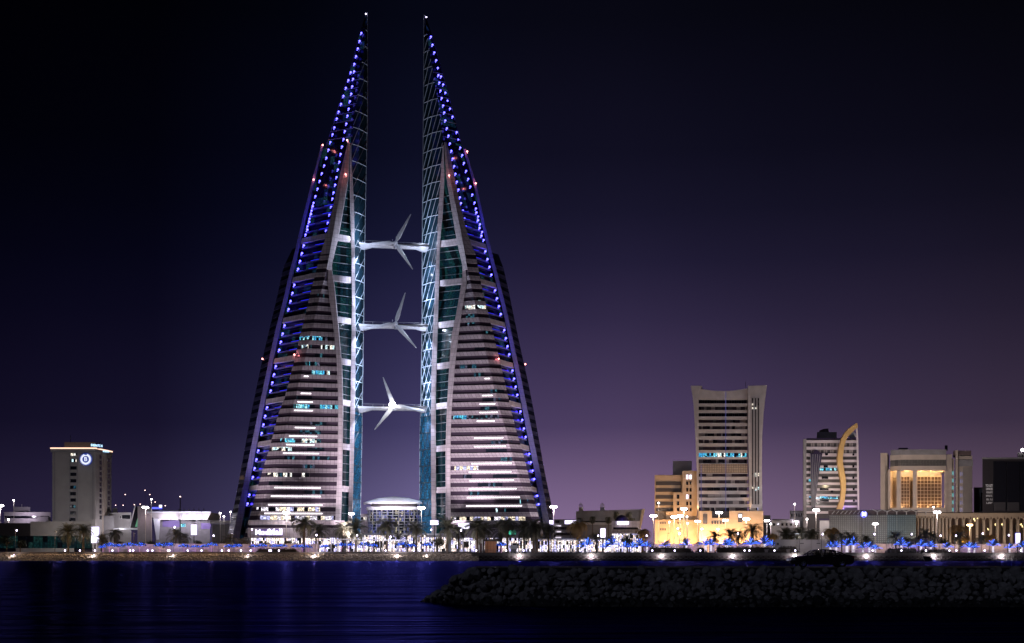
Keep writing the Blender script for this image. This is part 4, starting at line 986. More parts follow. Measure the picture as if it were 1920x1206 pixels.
Rt = [(537, 98), (510, 118), (480, 150), (458, 172), (441, 200), (425, 260), (415, 350), (418, 395), (425, 430), (440, 520), (441, 600), (430, 690), (415, 758)]
mb = MB()
for i in range(12):
    q = [c6(*Lf[i+1]), c6(*Rt[i+1]), c6(*Rt[i]), c6(*Lf[i])]; mb.prism([(wx(a, Y), wz(b_, Y)) for a, b_ in q], Y-4.5, Y-2.2)
part('gold_band', mb, 'gold_panel', T)
poly('edge_fin', T, [c6(*p) for p in [(548, 1000), (560, 1000), (547, 190), (539, 62), (527, 66), (532, 190)]], Y, 3, 'cladding_stripe', -2.5)
poly('penthouse', T, [c6(*p) for p in [(240, 188), (405, 188), (405, 122), (245, 122)]], Y, 10, 'concrete_grey', 6); poly('roof_unit', T, [c6(*p) for p in [(265, 122), (345, 122), (340, 92), (300, 95), (268, 108)]], Y, 6, 'dark_cladding', 7)
mb = MB(); mb.lathe([(0, 0), (1.6, .4), (2.0, 1.0)], (0, 0, 0), 14); o_ = P(*c6(512, 155), Y+6); mb.v = [(o_.x+x, o_.y+z, o_.z+y) for x, y, z in mb.v]; part('satellite_dish', mb, 'white_metal', T)
for px, e in ((1560, 13000), (1592, 7000), (1500, 900)): lamp('flood_bulb', T, P(px, 925, Y-38), e, (1, .86, .82), 1)
lamp('gold_bulb', T, P(1575, 905, Y-16), 2200, (1, .8, .5), .6); lamp('violet_bulb', T, P(1590, 952, Y-5), 700, (.5, .3, 1), .5)
# -- bank block with glowing portico
Y = 715
T = bthing('bank_building', 1740, Y, 'octagonal stone bank block with glowing portico of gridded glass', 'building')
def c7(x_, y_): return (1640+x_/5.025, 820+y_/5.025)
def cb(name, x0_, x1_, y0_, y1_, depth, m_, dy=0):
    a = c7(x0_, y0_); b_ = c7(x1_, y1_ if y1_ else 0); return bbox(name, T, a[0], b_[0], a[1], b_[1] if y1_ else None, Y, depth, m_, dy)
cb('left_shaft', 84, 150, 140, None, 22, 'bank_stone', 6); cb('left_pier', 135, 158, 300, None, 8, 'bank_stone', 2)
def bev(name, y0_, y1_, grow_, m_):   # octagon front: bevelled left, straight middle
    mb = MB(); z1 = wz(c7(0, y0_)[1], Y); z0 = wz(c7(0, y1_)[1], Y); xl, xm, xr = (wx(c7(q, 0)[0], Y) for q in (140-grow_, 245, 670))
    k = ORG[T.name].x/ORG[T.name].y; pl_ = [(xl+5*k, Y+5-.3), (xm, Y-.5), (xr, Y-.5), (xr+24*k, Y+24), (xl+24*k, Y+24)]; plan(mb, pl_, z0, z1); return part(name, mb, m_, T)
bev('upper_crown', 116, 165, -8, 'concrete_grey'); bev('pale_band', 165.5, 212, 0, 'bank_stone'); bev('textured_band', 212.5, 270, -4, 'lattice_dark_stone') if grid_mat('lattice_dark_stone', (.16, .15, .14), .8, .8, joint=.3, dark=.5) else 0
bev('lower_band', 270.5, 316, 0, 'bank_stone')
cb('portico_back', 155, 668, 316.5, 372, 1, 'concrete_pale', 9); cb('back_wall', 150, 690, 316, None, 12, 'bank_stone', 10.2); cb('portico_floor', 150, 668, 664, None, 14, 'bank_stone', -.5)
cb('glow_cove', 160, 660, 318, 326, .4, 'portico_glow', 3)
for x0_, x1_ in ((205, 245), (358, 396)): cb('column', x0_, x1_, 316, None, 2.5, 'bank_stone', -.3)
cb('corner_pier', 658, 682, 316, None, 5, 'bank_stone', .2); cb('glow_pier', 157, 205, 316.6, None, 1, 'bank_stone', 7)
for bx0, bx1, n_ in ((250, 357, 4), (397, 658, 8)):
    cb('grid_glass', bx0, bx1, 366, 664, .4, 'brown_glass', 6) if 'brown_glass' in MAT or mat('brown_glass', (.10, .06, .04), .3) else 0
    for q in range(n_+1):
        xx = bx0+(bx1-bx0)*q/n_; cb('mullion', xx-2, xx+2, 366, 664, .5, 'bank_stone', 5.4)
    for q in range(10):
        yy = 366+(664-366)*q/9; cb('grid_bar', bx0, bx1, yy-1.8, yy+1.8, .4, 'bank_stone', 5.3)
cb('main_pier', 682, 735, 160, None, 14, 'bank_stone', 1); cb('window_shaft', 735, 768, 200, None, 10, 'bank_stone', 3.5); cb('next_pier', 768, 792, 120, None, 14, 'bank_stone', 1)
for q in range(6): cb('lit_window', 737, 763, 318+q*69, 352+q*69, .3, 'teal_window', 3.2) if 'teal_window' in MAT or emi('teal_window', (.25, .62, .62), .55) else 0
cb('side_wing', 792, 938, 172, None, 20, 'bank_stone', 3); cb('side_crown', 760, 928, 122, 165, 18, 'dark_brown', 3) if mat('dark_brown', (.14, .10, .10), .8) else 0
cb('side_band', 792, 941, 210, 272, 1, 'concrete_grey', 2.4)
for q in range(6):
    for xx in (821, 837): cb('narrow_window', xx, xx+6, 325+q*68, 360+q*68, .3, 'violet_window', 2.8) if 'violet_window' in MAT or emi('violet_window', (.35, .33, .6), .5) else 0
for q in range(8): cb('fluting', 850+q*11, 854+q*11, 280, None, .5, 'concrete_grey', 2.6)
cb('roof_unit', 255, 345, 92, 116, 4, 'navy_panel', 6); cb('roof_mast', 695, 722, 68, 116, 3, 'dark_cladding', 6)
for xx, e in ((190, 900), (300, 1500), (440, 1700), (540, 1700), (630, 1300)):
    p_ = c7(xx, 340); lamp('portico_bulb', T, P(p_[0], p_[1], Y+2.5), e, (1, .58, .22), .4)
    p_ = c7(xx, 655); lamp('portico_bulb', T, P(p_[0], p_[1], Y+2.5), e*.5, (1, .58, .24), .4)
lamp('flood_bulb', T, P(1745, 960, Y-50), 52000, (1, .84, .78), 1)
T = bthing('grey_block', 1836, 740, 'narrow grey block squeezed between bank and dark office block', 'building')
bbox('wall', T, 1826, 1846, 915, None, 740, 14, 'concrete_grey'); bbox('window_strip', T, 1839, 1843, 924, 958, 740, .3, 'dark_glass', -.2); bbox('roof_edge', T, 1825.6, 1846, 914, 915.6, 740, 14, 'dark_cladding', -.3)
Y = 700
T = bthing('dark_office_block', 1885, Y, 'dark glass office block with white lettering down its left side', 'building')
bbox('wall', T, 1842, 1990, 861, None, Y, 30, 'dark_cladding'); bbox('roof_edge', T, 1840.5, 1990, 858, 861, Y, 31, 'concrete_grey', -.5)
for q in range(4): bbox('glass_bay', T, 1862+q*25.5, 1886+q*25.5, 866, 958, Y, .5, 'dark_glass', -.3)
for q in range(2): bbox('pale_panel', T, 1863+q*25.5, 1885+q*25.5, 942, 958, Y, .3, 'grey_glass', -.5)
bbox('roof_room', T, 1912, 1935, 848, 858, Y, 6, 'dark_cladding', 3); mb = MB(); mb.ball(P(1917, 844, Y+2), .8, 8); part('roof_lamp', mb, 'white_lamp', T)
emi('letter_white', (.6, .52, .52), .45)
text(T, 'TO LET', wx(1854.5, Y), Y-.2, wz(911, Y), 1.85, 'letter_white', sx=.62); text(T, 'OFFICES', wx(1854.7, Y), Y-.2, wz(917.3, Y), 1.6, 'letter_white', sx=.58)
rr = random.Random(3)
for j, y_ in enumerate((923.4, 929.8, 936.6, 943.2)):
    mb = MB(); x_ = 1849.5+(j == 1)*-.6
    while x_ < 1860.5:
        for h_ in ((-1.6, 1.6), (-1.6, -.9), (.9, 1.6)):
            ww = .45 if h_[1]-h_[0] > 2 else 1.1
            if rr.random() < .85: mb.box(wx(x_, Y), wx(x_+ww, Y), Y-.22, Y-.1, wz(y_+h_[1], Y), wz(y_+h_[0], Y))
        x_ += 1.7
    part('lettering', mb, 'letter_white', T)['kind'] = 'stuff'

# -- perforated screen hall with zigzag crown and arcade
Y = 650
T = bthing('screen_hall', 1637, Y, 'long hall wrapped in perforated screen with zigzag crown', 'building')
grid_mat('perforated', (.30, .29, .28), 1.0, 1.0, joint=.42, dark=.45, var=.05); grid_mat('perforated_teal', (.20, .27, .30), 1.0, 1.0, joint=.42, dark=.45, var=.05)
for q in range(9):
    x0_ = 1555+q*18.1; bbox('screen_panel', T, x0_, x0_+17.9, 965.5, None, Y, 1, 'perforated_teal' if q > 5 else 'perforated', 0 if q % 2 else .12)
bbox('crown_wall', T, 1554, 1722, 957, 965.3, Y, 8, 'dark_brown', 1.2); bbox('roof', T, 1554, 1722, 956, 957, Y, 30, 'concrete_grey', 1)
for q in range(9):
    x0_ = 1645+q*18.2
    if x0_ > 1760: break
    mb = MB(); a = P(x0_, 965.5, Y-.4); b_ = P(x0_, 959.5, Y-.4); mb.tube(a, b_, .28, n=5); mb.tube(b_, P(x0_-9.1, 955.5, Y-.4), .24, n=5); mb.tube(b_, P(x0_+9.1, 955.5, Y-.4), .24, n=5); part('crown_strut', mb, 'concrete_pale', T)
for q in range(8):
    x0_ = 1560+q*8; mb = MB(); mb.tube(P(x0_, 964, Y-.5), P(x0_+5, 958, Y-.5), .2, n=4); part('crown_fin', mb, 'concrete_pale', T)
T2 = bthing('hall_sign', 1620, Y-2, 'small round violet glowing sign on the screen hall corner', 'sign')
mb = MB(); mb.lathe([(0, 0), (1.6, 0), (1.6, .5), (0, .5)], n=18); p_ = P(1620, 964.5, Y-2); mb.v = [(p_.x+x, p_.y+z, p_.z+y) for x, y, z in mb.v]; part('disc', mb, 'sign_blue', T2)
text(T2, 'M', p_.x, p_.y-.15, p_.z, 3.0, 'sign_white'); mb = MB(); mb.box(p_.x-.2, p_.x+.2, p_.y+.5, p_.y+1.2, GZ, p_.z); part('post', mb, 'concrete_grey', T2)
for px, e, c_ in ((1585, 2600, (1, .85, .8)), (1630, 2600, (1, .9, .85)), (1690, 2400, (.8, .9, 1))): lamp('bulb', T, P(px, 1000, Y-18), e, c_, 1)
Y = 652
T = bthing('arcade', 1850, Y, 'long stone arcade of tall round arches with deep dark bays', 'building')
bbox('back_wall', T, 1722, 2010, 962, None, Y, 20, 'dark_brown', 7); bbox('entablature', T, 1717, 2010, 962, 967.5, Y, 9, 'bank_stone'); bbox('roof_edge', T, 1716, 2010, 960.6, 962, Y, 28, 'dark_cladding', -.5)
def arch_mb(w_, pier, zt_, zspr):
    """one bay: two half piers, round arch head; x from 0 to w_"""
    mb = MB(); r_ = (w_-pier)/2; cx_ = w_/2
    mb.box(0, pier/2, 0, 1.6, GZ-.2, zspr); mb.box(w_-pier/2, w_, 0, 1.6, GZ-.2, zspr)
    n_ = 10
    for k in range(n_):
        a0 = PI-PI*k/n_; a1 = PI-PI*(k+1)/n_
        p0 = (cx_+r_*math.cos(a0), zspr+r_*math.sin(a0)); p1 = (cx_+r_*math.cos(a1), zspr+r_*math.sin(a1))
        x0_ = w_*k/n_; x1_ = w_*(k+1)/n_
        mb.face([(p0[0], 0, p0[1]), (p1[0], 0, p1[1]), (x1_, 0, zt_), (x0_, 0, zt_)]); mb.face([(p0[0], 0, p0[1]), (p0[0], 1.6, p0[1]), (p1[0], 1.6, p1[1]), (p1[0], 0, p1[1])])
        # raised arch rim
        q0 = (cx_+(r_+.35)*math.cos(a0), zspr+(r_+.35)*math.sin(a0)); q1 = (cx_+(r_+.35)*math.cos(a1), zspr+(r_+.35)*math.sin(a1))
        mb.face([(p0[0], -.25, p0[1]), (p1[0], -.25, p1[1]), (q1[0], -.25, q1[1]), (q0[0], -.25, q0[1])]); mb.face([(q0[0], -.25, q0[1]), (q1[0], -.25, q1[1]), (q1[0], 0, q1[1]), (q0[0], 0, q0[1])])
    return mb
bw = wx(1810, Y)-wx(1797.2, Y); am = arch_mb(bw, .95, wz(967.4, Y), wz(975.5, Y)).mesh('arch_bay', 'bank_stone')
for q in range(14):
    o = link('arch_bay', am, T); o.location = Vector((wx(1782, Y)+q*bw, Y+.4, 0))-ORG[T.name]
    if q > 4: bbox('gallery_window', T, 1784+q*12.8, 1793+q*12.8, 981, 994, Y, .3, 'grey_glass', 6.7)
bw2 = wx(1788.6, Y)-wx(1782, Y); am2 = arch_mb(bw2, .7, wz(967.4, Y), wz(972.5, Y)).mesh('arch_bay', 'bank_stone')
for q in range(10):
    o = link('arch_bay', am2, T); o.location = Vector((wx(1718.5, Y)+q*bw2*.97, Y+.5+(9-q)*.25, 0))-ORG[T.name]; o.scale.x = .97
emi('chandelier', (1, .75, .35), 2.5)
for px, py in ((1827, 974), (1832, 973), (1867, 984), (1879, 983), (1883, 985), (1914, 983), (1918, 987), (1853, 992), (1828.5, 976)):
    mb = MB()
    for k in range(6): mb.ball(P(px+R.uniform(-1.4, 1.4), py+R.uniform(-2, 2), Y+5.5), .22, 6)
    part('chandelier', mb, 'chandelier', T)
for px in (1735, 1765, 1800, 1830, 1860, 1890, 1920): lamp('bulb', T, P(px, 1012, Y-13), 1250, (1, .74, .52), .6)

# ------------------------------------------------------------------ masts and street lamps
def mast(px, py, Y, e, label, col=(1, .88, .9), m_='white_lamp', head=1.0, pr=.16, pole_m='pole_lit', group='lamp masts along the shore road'):
    p = P(px, py, Y); T = thing('lamp_mast', (p.x, Y, GZ), label, 'street lamp', group)
    mb = MB(); mb.tube((p.x, Y, GZ-.1), (p.x, Y, p.z-.2), pr*1.3, pr*.7, 6); part('pole', mb, pole_m, T)
    h = head
    mb = MB(); mb.box(p.x-1.1*h, p.x+1.1*h, Y-.12, Y+.12, p.z-.15, p.z); part('crossarm', mb, 'grey_metal', T)
    if h > .9:
        for dx in (-.95, -.32, .32, .95):  # heads clustered and enlarged to stand in for their glow
            mb = MB(); mb.ball((p.x+dx*h, Y-.25, p.z+.1*h), .46*h, 8, .85); part('lamp_head', mb, m_, T)
            mb = MB(); mb.tube((p.x+dx*h, Y-.05, p.z+.05), (p.x+dx*h, Y+.1, p.z+.75*h), .07, n=4); part('bracket', mb, 'grey_metal', T)
    else:
        mb = MB(); mb.ball((p.x, Y-.2, p.z+.2), .62*max(.5, h), 8, .8); part('lamp_head', mb, m_, T)
    if e: lamp('bulb', T, (p.x, Y-1.4, p.z-.5), e, col, .6)
    return T
mat('pole_lit', (.75, .68, .60), .5)
big = [(1, 949, 640), (273, 952, 640), (537, 962, 583), (790, 953, 583), (1038, 951, 600), (1225, 968, 615), (1282, 955, 640), (1264, 970, 640), (1275, 968, 650), (1348, 962, 640), (1399, 974, 620), (1530, 957, 615), (1757, 961, 610)]
for (px, py, Y), lb in zip(big, zlabels('bright floodlight mast', [b_[0] for b_ in big])): mast(px, py, Y, 2200 if 1215 < px < 1420 else 3200, lb, (1, .70, .42) if 1215 < px < 1420 else (1, .88, .92), head=1.15)
med = [(16, 975, 620), (284, 937, 650), (659, 964, 600), (413, 963, 640), (420, 969, 640), (432, 961, 640), (1288, 970, 640), (1289, 982, 630), (1308, 978, 630), (1316, 993, 620), (1346, 993, 620), (1360, 976, 640), (1271, 992, 620), (1274, 1001, 615),
       (1438, 977, 640), (1445, 983, 640), (1490, 946, 660), (1493, 983, 630), (1513, 974, 630), (1641, 983, 600), (1255, 980, 640), (1235, 944, 650), (26, 939, 660)]
for (px, py, Y), lb in zip(med, zlabels('single headed lamp mast', [b_[0] for b_ in med])): mast(px, py, Y, 900 if px in (1641, 659, 1513, 1438) else 350, lb, (1, .75, .5) if 1240 < px < 1400 else (.95, .88, 1), head=.95 if px in (1641, 1438, 1360, 1308, 659) else .6, pr=.12)
mast(1818, 985, 600, 2500, 'warm orange starry lamp mast before the arcade', (1, .66, .35), 'warm_lamp', .95)
mast(1750, 952, 640, 200, 'thin mast with high twin lamp behind the zigzag hall end', head=.5)
far = [(235, 928, 900), (272, 920, 900), (281, 928, 900), (217, 948, 900), (231, 948, 900), (252, 947, 900), (263, 946, 900), (291, 942, 900), (310, 949, 900)]
for (px, py, Y), lb in zip(far, zlabels('far thin mast with pinkish lamp', [b_[0] for b_ in far], 'above')): mast(px, py, Y, 0, lb, m_='pink_lamp' if 'pink_lamp' in MAT or emi('pink_lamp', (1, .65, .6), 6) else '', head=.45, pr=.07, pole_m='dark_metal', group='far masts with pinkish lamps')
mast(338, 932, 690, 0, 'dark chimney mast with pink lamp on the canopy hall roof', m_='pink_lamp', head=.45, pr=.35, pole_m='dark_metal', group=None)

# promenade edge lamps: slim dark posts
def edge_lamp(px, py, Y, label, lit=True, e=140, col=(.9, .82, 1)):
    p = P(px, py, Y); T = thing('promenade_lamp', (p.x, Y, GZ), label, 'street lamp', 'slim promenade lamps at the water edge')
    mb = MB(); mb.tube((p.x, Y, GZ), (p.x, Y, p.z-.3), .11, .07, 6); mb.tube((p.x, Y, p.z-.3), (p.x+.5, Y, p.z), .05, n=4); part('post', mb, 'dark_metal', T)
    mb = MB(); mb.box(p.x-.35, p.x+.45, Y-.2, Y+.2, p.z, p.z+.14); part('hood', mb, 'dark_metal', T)
    mb = MB(); mb.ball((p.x+.55, Y-.1, p.z-.15), .3 if lit else .12, 8, 1.3); part('lamp_head', mb, 'violet_lamp' if lit else 'grey_metal', T)
    if e: lamp('bulb', T, (p.x, Y-2.4, p.z-1.5), e*1.5, col, .3)
ed = [(29, 994), (103, 997), (177, 1008), (251, 1000), (325, 988), (398, 1004), (470, 992), (591, 1003), (667, 1003), (730, 1006), (806, 993), (862, 994), (1015, 1012), (1119, 1004), (1160, 1006), (1210, 1004), (1252, 1000), (1381, 1000), (1499, 1003), (1540, 1001), (1637, 1001), (1707, 1001), (1761, 1004), (1790, 1004), (1840, 1000), (1889, 1003)]
unlit = {103, 177, 251, 1015, 1160, 1252, 1499}
for (px, py), lb in zip(ed, zlabels('slim dark promenade lamp', [b_[0] for b_ in ed])): edge_lamp(px, py, 551, lb, px not in unlit, 900 if px < 900 else 200, (1, .66, .40) if px < 600 else (.95, .85, .95))
# small uplights on the kerb
mbk = MB(); mbk.lathe([(.12, 0), (.12, .35), (.3, .5), (.3, .62), (0, .62)], n=8)
up0 = thing('kerb_light', (0, 0, 0), '', 'lamp', 'small violet kerb lights along the promenade edge'); part('housing', mbk, 'dark_metal', up0)
mbk = MB(); mbk.ball((0, 0, .85), .30, 8, 1.25); part('lamp_head', mbk, 'violet_lamp', up0)
used = {}
ups = [122, 150, 178, 211, 244, 250, 277, 286, 315, 318, 352, 378, 416, 429, 452, 470, 505, 508, 523, 600, 723, 776, 893, 949, 982, 1137, 1223, 1265, 1313, 1396, 1405, 1452, 1491, 1636, 1690, 1736, 1780, 1793, 1846, 1914]
for px, lb in zip(ups, zlabels('small violet kerb light', ups)): place(up0, used, (wx(px, 549.5), 549.4, GZ+(.14 if px > 884 else .14)), 0, 1, lb)
for px in (130, 300, 480): pass

# ------------------------------------------------------------------ palms
def palm(seed, H, cr_, nf, leaf='palm_leaf', droop=1.0, trunk_r=.33, lean=.3, wide=1.0, name='date_palm', cat='palm tree', grp='date palms along the promenade'):
    r_ = random.Random(seed); T = thing(name, (0, 0, 0), '', cat, grp)
    mb = MB(); pts = [Vector((lean*math.sin(k/8*1.5)*.6, 0, H*k/8)) for k in range(9)]; rs = [trunk_r*(1.35 if k == 0 else 1)*(1-.25*k/8)*(1+.12*(k % 2)) for k in range(9)]
    rs[8] = trunk_r*1.2; mb.path(pts, rs, 7); part('trunk', mb, 'palm_trunk', T)
    top = pts[-1]; mb = MB()
    for i in range(nf):
        a = 2*PI*i/nf*2.618*1.0+r_.uniform(-.2, .2); el_ = r_.uniform(.25, 1.45) if i % 4 else r_.uniform(-.7, .2)
        L = cr_*r_.uniform(.85, 1.15); d = Vector((math.cos(a), math.sin(a), 0)); sd_ = Vector((-math.sin(a), math.cos(a), 0))
        p = Vector(top); ang = el_; n_ = 9; stepL = L/n_
        for k in range(n_):
            ang -= droop*.17*(1+k*.12); q = p+(d*math.cos(ang)+Vector((0, 0, math.sin(ang))))*stepL
            t_ = (k+.5)/n_; ll = cr_*.26*wide*math.sin(PI*(.12+.83*t_))
            up = Vector((0, 0, 1))
            for sg in (1, -1):
                for h_ in (0, .5):
                    b0 = p.lerp(q, h_); b1 = p.lerp(q, h_+.30); tip = b0.lerp(b1, 1)+sd_*sg*ll+(q-p).normalized()*ll*.7-up*ll*r_.uniform(.1, .45)
                    mb.face([b0, b1, tip])
            mb.face([p+up*.03+sd_*.05, p+up*.03-sd_*.05, q-sd_*.04, q+sd_*.04]); p = q
    part('crown', mb, leaf, T); return T
protos = [palm(11, 7.6, 5.2, 64, droop=.6, wide=.85, trunk_r=.4), palm(12, 8, 4.9, 56, droop=.75, wide=.85, trunk_r=.42), palm(13, 7.4, 5.4, 66, droop=.55, wide=.8, trunk_r=.4, lean=-.3), palm(14, 7.9, 4.7, 52, droop=.9, wide=.9, trunk_r=.4)]
PH = [max(v.co.z for ch in t_.children for v in ch.data.vertices) for t_ in protos]
golds = [palm(21, 6.5, 4.2, 44, 'palm_leaf_gold_lit', 1.3, name='date_palm')]
wash = [palm(31, 9, 1.9, 26, droop=1.3, trunk_r=.17, wide=1.5, name='fan_palm', grp='slender fan palms before the wedge roofed mall')]
pl_ = [(128, 980, 562), (156, 982, 562), (190, 1000, 560), (215, 992, 572), (330, 990, 568), (345, 1000, 575), (430, 1000, 565), (569, 967, 560), (597, 977, 566), (643, 978, 572), (667, 970, 556), (725, 971, 558), (747, 996, 572), (780, 977, 560), (838, 966, 557), (860, 984, 572),
       (895, 968, 556), (906, 978, 566), (939, 974, 566), (951, 969, 556), (983, 974, 562), (1000, 972, 555), (1007, 978, 557), (1029, 981, 566), (1118, 996, 580), (1176, 1002, 575), (1370, 990, 590), (1385, 993, 592), (1340, 994, 590), (1412, 981, 592),
       (1473, 988, 600), (1483, 992, 604), (1500, 986, 600), (1520, 990, 596), (1562, 1000, 570), (1578, 997, 560), (1594, 995, 566), (1625, 1003, 575), (1680, 995, 560), (1722, 1002, 566), (1735, 989, 562), (1752, 999, 560), (1798, 995, 565), (1840, 1003, 568), (1700, 1006, 570)]
darkset = (569, 667, 725, 838, 895, 951, 1000, 1007, 983)
lbs = zlabels('date palm', [p[0] for p in pl_])
for k, ((px, py, Y), lb) in enumerate(zip(pl_, lbs)):
    pr = protos[k % 4]; Hn = wz(py, Y)-GZ; s_ = max(.55, Hn/12.0)
    h_ = protos[k % 4]; full = PH[k % 4]
    place(pr, used, (wx(px, Y), Y, GZ+.05), R.uniform(0, 6.28), (max(.72, Hn/full)*R.uniform(.9, 1.1),)*2+(Hn/full,), lb)
GH = max(v.co.z for ch in golds[0].children for v in ch.data.vertices)
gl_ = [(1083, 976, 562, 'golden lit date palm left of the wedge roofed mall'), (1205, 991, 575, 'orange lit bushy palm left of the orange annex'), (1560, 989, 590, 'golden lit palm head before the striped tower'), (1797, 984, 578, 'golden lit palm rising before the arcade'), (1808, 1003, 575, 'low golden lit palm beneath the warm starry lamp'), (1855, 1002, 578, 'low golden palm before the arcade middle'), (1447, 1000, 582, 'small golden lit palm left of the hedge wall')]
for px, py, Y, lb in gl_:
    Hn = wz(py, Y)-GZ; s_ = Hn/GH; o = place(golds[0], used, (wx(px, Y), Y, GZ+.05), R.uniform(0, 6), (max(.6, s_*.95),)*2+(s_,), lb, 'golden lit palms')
    mb = MB(); mb.box(-.25, .25, -.2, .2, 0, .3); T = thing('palm_floodlight', (wx(px, Y)-.4, Y-4, GZ+.05), lb.replace('palm', 'ground floodlight under the palm', 1) if len(lb.split()) < 9 else 'ground floodlight at the '+lb.split(' before')[0].split(' left')[0].split(' rising')[0].split(' beneath')[0], 'floodlight', 'ground floodlights under the golden palms')
    mb.v = [(x+ORG[T.name].x, y+ORG[T.name].y, z+ORG[T.name].z) for x, y, z in mb.v]; part('housing', mb, 'dark_metal', T); lamp('bulb', T, (wx(px, Y)-.4, Y-4.2, GZ+Hn*.35), 260 if px != 1083 else 650, (1, .68, .25), .3)
wp = [(1058, 970), (1086, 964), (1111, 961), (1141, 962), (1155, 951), (1178, 951), (1186, 964)]
for (px, py), lb in zip(wp, zlabels('slender fan palm', [p[0] for p in wp])):
    Y = 660; s_ = (wz(py, Y)-GZ)/10.6; place(wash[0], used, (wx(px, Y), Y, GZ), R.uniform(0, 6), (1.35, 1.35, s_), lb)

# LED wrapped palms and umbrella trees
def led_palm(seed):
    r_ = random.Random(seed); T = thing('led_palm', (0, 0, 0), '', 'lit palm', 'small palms wrapped in blue light strings'); H = 2.3
    mb = MB(); mb.tube((0, 0, 0), (0, 0, H), .34, .28, 7); part('trunk', mb, 'palm_trunk', T)
    mb = MB()
    for k in range(7): mb.lathe([(.36, 0), (.40, .07), (.36, .14)], (0, 0, .2+k*.3), 7)
    part('trunk_light_string', mb, 'led_white', T)
    for i in range(9):
        t_ = (i+.5)/9; a = PI*(1.0-t_); el_ = .25+1.1*math.sin(PI*t_)*r_.uniform(.75, 1.1); yy = r_.uniform(-.7, .5)
        d = Vector((math.cos(a)*1.0, yy*.5, 0)); L = r_.uniform(2.3, 3.2); p = Vector((0, 0, H)); mb = MB(); ang = el_
        for k in range(5):
            q = p+(d*math.cos(ang)+Vector((0, 0, math.sin(ang))))*L/5; mb.tube(p, q, .075, n=4, caps=False); p = q; ang -= .17
        part('frond_light_string', mb, 'led_pale' if i % 2 else 'led_blue', T)
    mb = MB()
    for i in range(20):
        a = r_.uniform(0, 2*PI); el_ = r_.uniform(.1, 1.4); d = Vector((math.cos(a), math.sin(a), 0)); sd_ = Vector((-math.sin(a), math.cos(a), 0)); p = Vector((0, 0, H)); ang = el_
        for k in range(6):
            q = p+(d*math.cos(ang)+Vector((0, 0, math.sin(ang))))*.62; ll = .8*math.sin(PI*(.15+.8*(k+.5)/6))
            for sg in (1, -1): mb.face([p, p.lerp(q, .5), q+sd_*sg*ll-Vector((0, 0, ll*.2))]); mb.face([p.lerp(q, .5), q, q+(q-p)*.6+sd_*sg*ll])
            p = q; ang -= .2
    part('crown', mb, 'palm_leaf', T)
    lamp('blue_bulb', T, (0, -1.8, 3.2), 190, (.03, .08, 1), .4); return T
def led_tree(seed):
    r_ = random.Random(seed); T = thing('led_tree', (0, 0, 0), '', 'lit tree', 'umbrella trees hung with blue lights')
    mb = MB(); mb.path([(0, 0, 0), (.1, 0, 1.2), (0, 0, 2.3)], [.22, .17, .2], 6); mb.tube((0, 0, 1.6), (1.2, .2, 2.8), .1, .05, 5); mb.tube((0, 0, 1.6), (-1.1, -.2, 2.8), .1, .05, 5); part('trunk', mb, 'trunk_pink', T)
    mb = MB(); mb2 = MB(); mb3 = MB()
    for i in range(420):
        a = r_.uniform(0, 2*PI); rad = 2.7*math.sqrt(r_.random()); z_ = 3.1+.75*(1-(rad/2.7)**2)*r_.uniform(.2, 1.4)+r_.uniform(-.35, .2); c_ = Vector((rad*math.cos(a), rad*math.sin(a)*.8, z_)); s_ = .17 if i % 3 else .13
        u_ = Vector((r_.uniform(-1, 1), r_.uniform(-1, 1), r_.uniform(-1, 1))).normalized(); v_ = u_.cross(Vector((0, 0, 1))).normalized()
        q = [c_+u_*s_, c_+v_*s_, c_-u_*s_, c_-v_*s_]
        if i % 4 == 0: mb2.face(q)
        elif i % 9 == 1: mb3.face(q)
        else:
            s_ *= 1.8; mb.face([c_+u_*s_, c_+v_*s_, c_-u_*s_, c_-v_*s_])
    part('crown', mb, 'leaf_dark', T); part('blue_light_string', mb2, 'led_blue', T)['kind'] = 'stuff'; part('pale_light_string', mb3, 'led_pale', T)['kind'] = 'stuff'
    lamp('blue_bulb', T, (0, -1.8, 2.6), 60, (.03, .08, 1), .4); return T
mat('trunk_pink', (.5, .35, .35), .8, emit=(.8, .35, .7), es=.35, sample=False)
lp0 = [led_palm(1), led_palm(2), led_palm(3)]; lt0 = [led_tree(4), led_tree(5)]
lpx = [1093, 1102, 1136, 1148, 1172, 1186, 1200, 1213, 1247, 1287, 1323, 1333, 1362, 1368, 1407, 1434, 1448, 1557, 1568, 1588, 1600, 1618, 1630, 1641, 1690, 1703, 1727, 1745, 1775, 1817, 1827, 1862, 1893, 1916]
for k, (px, lb) in enumerate(zip(lpx, zlabels('blue string lit palm', lpx))):
    Y = 557+R.uniform(-1, 2); s_ = 1.08 if 1230 < px < 1460 else R.uniform(.85, 1.12); place(lp0[k % 3], used, (wx(px, Y), Y, GZ+(.55 if 1230 < px < 1460 else .1)), R.uniform(-.9, .9), (s_*R.uniform(1.0, 1.45), s_, s_*R.uniform(.85, 1.35)), lb)
ltx = [193, 205, 222, 241, 262, 300, 317, 345, 366, 384, 397, 430, 446, 476, 491, 514, 529, 556, 567, 578, 610, 640, 655, 683, 698, 752, 800, 770, 940]
for k, (px, lb) in enumerate(zip(ltx, zlabels('blue lit umbrella tree', ltx))):
    Y = 558+R.uniform(-2, 4); place(lt0[k % 2], used, (wx(px, Y), Y, GZ+.1), R.uniform(0, 6), R.uniform(.75, 1.1), lb)
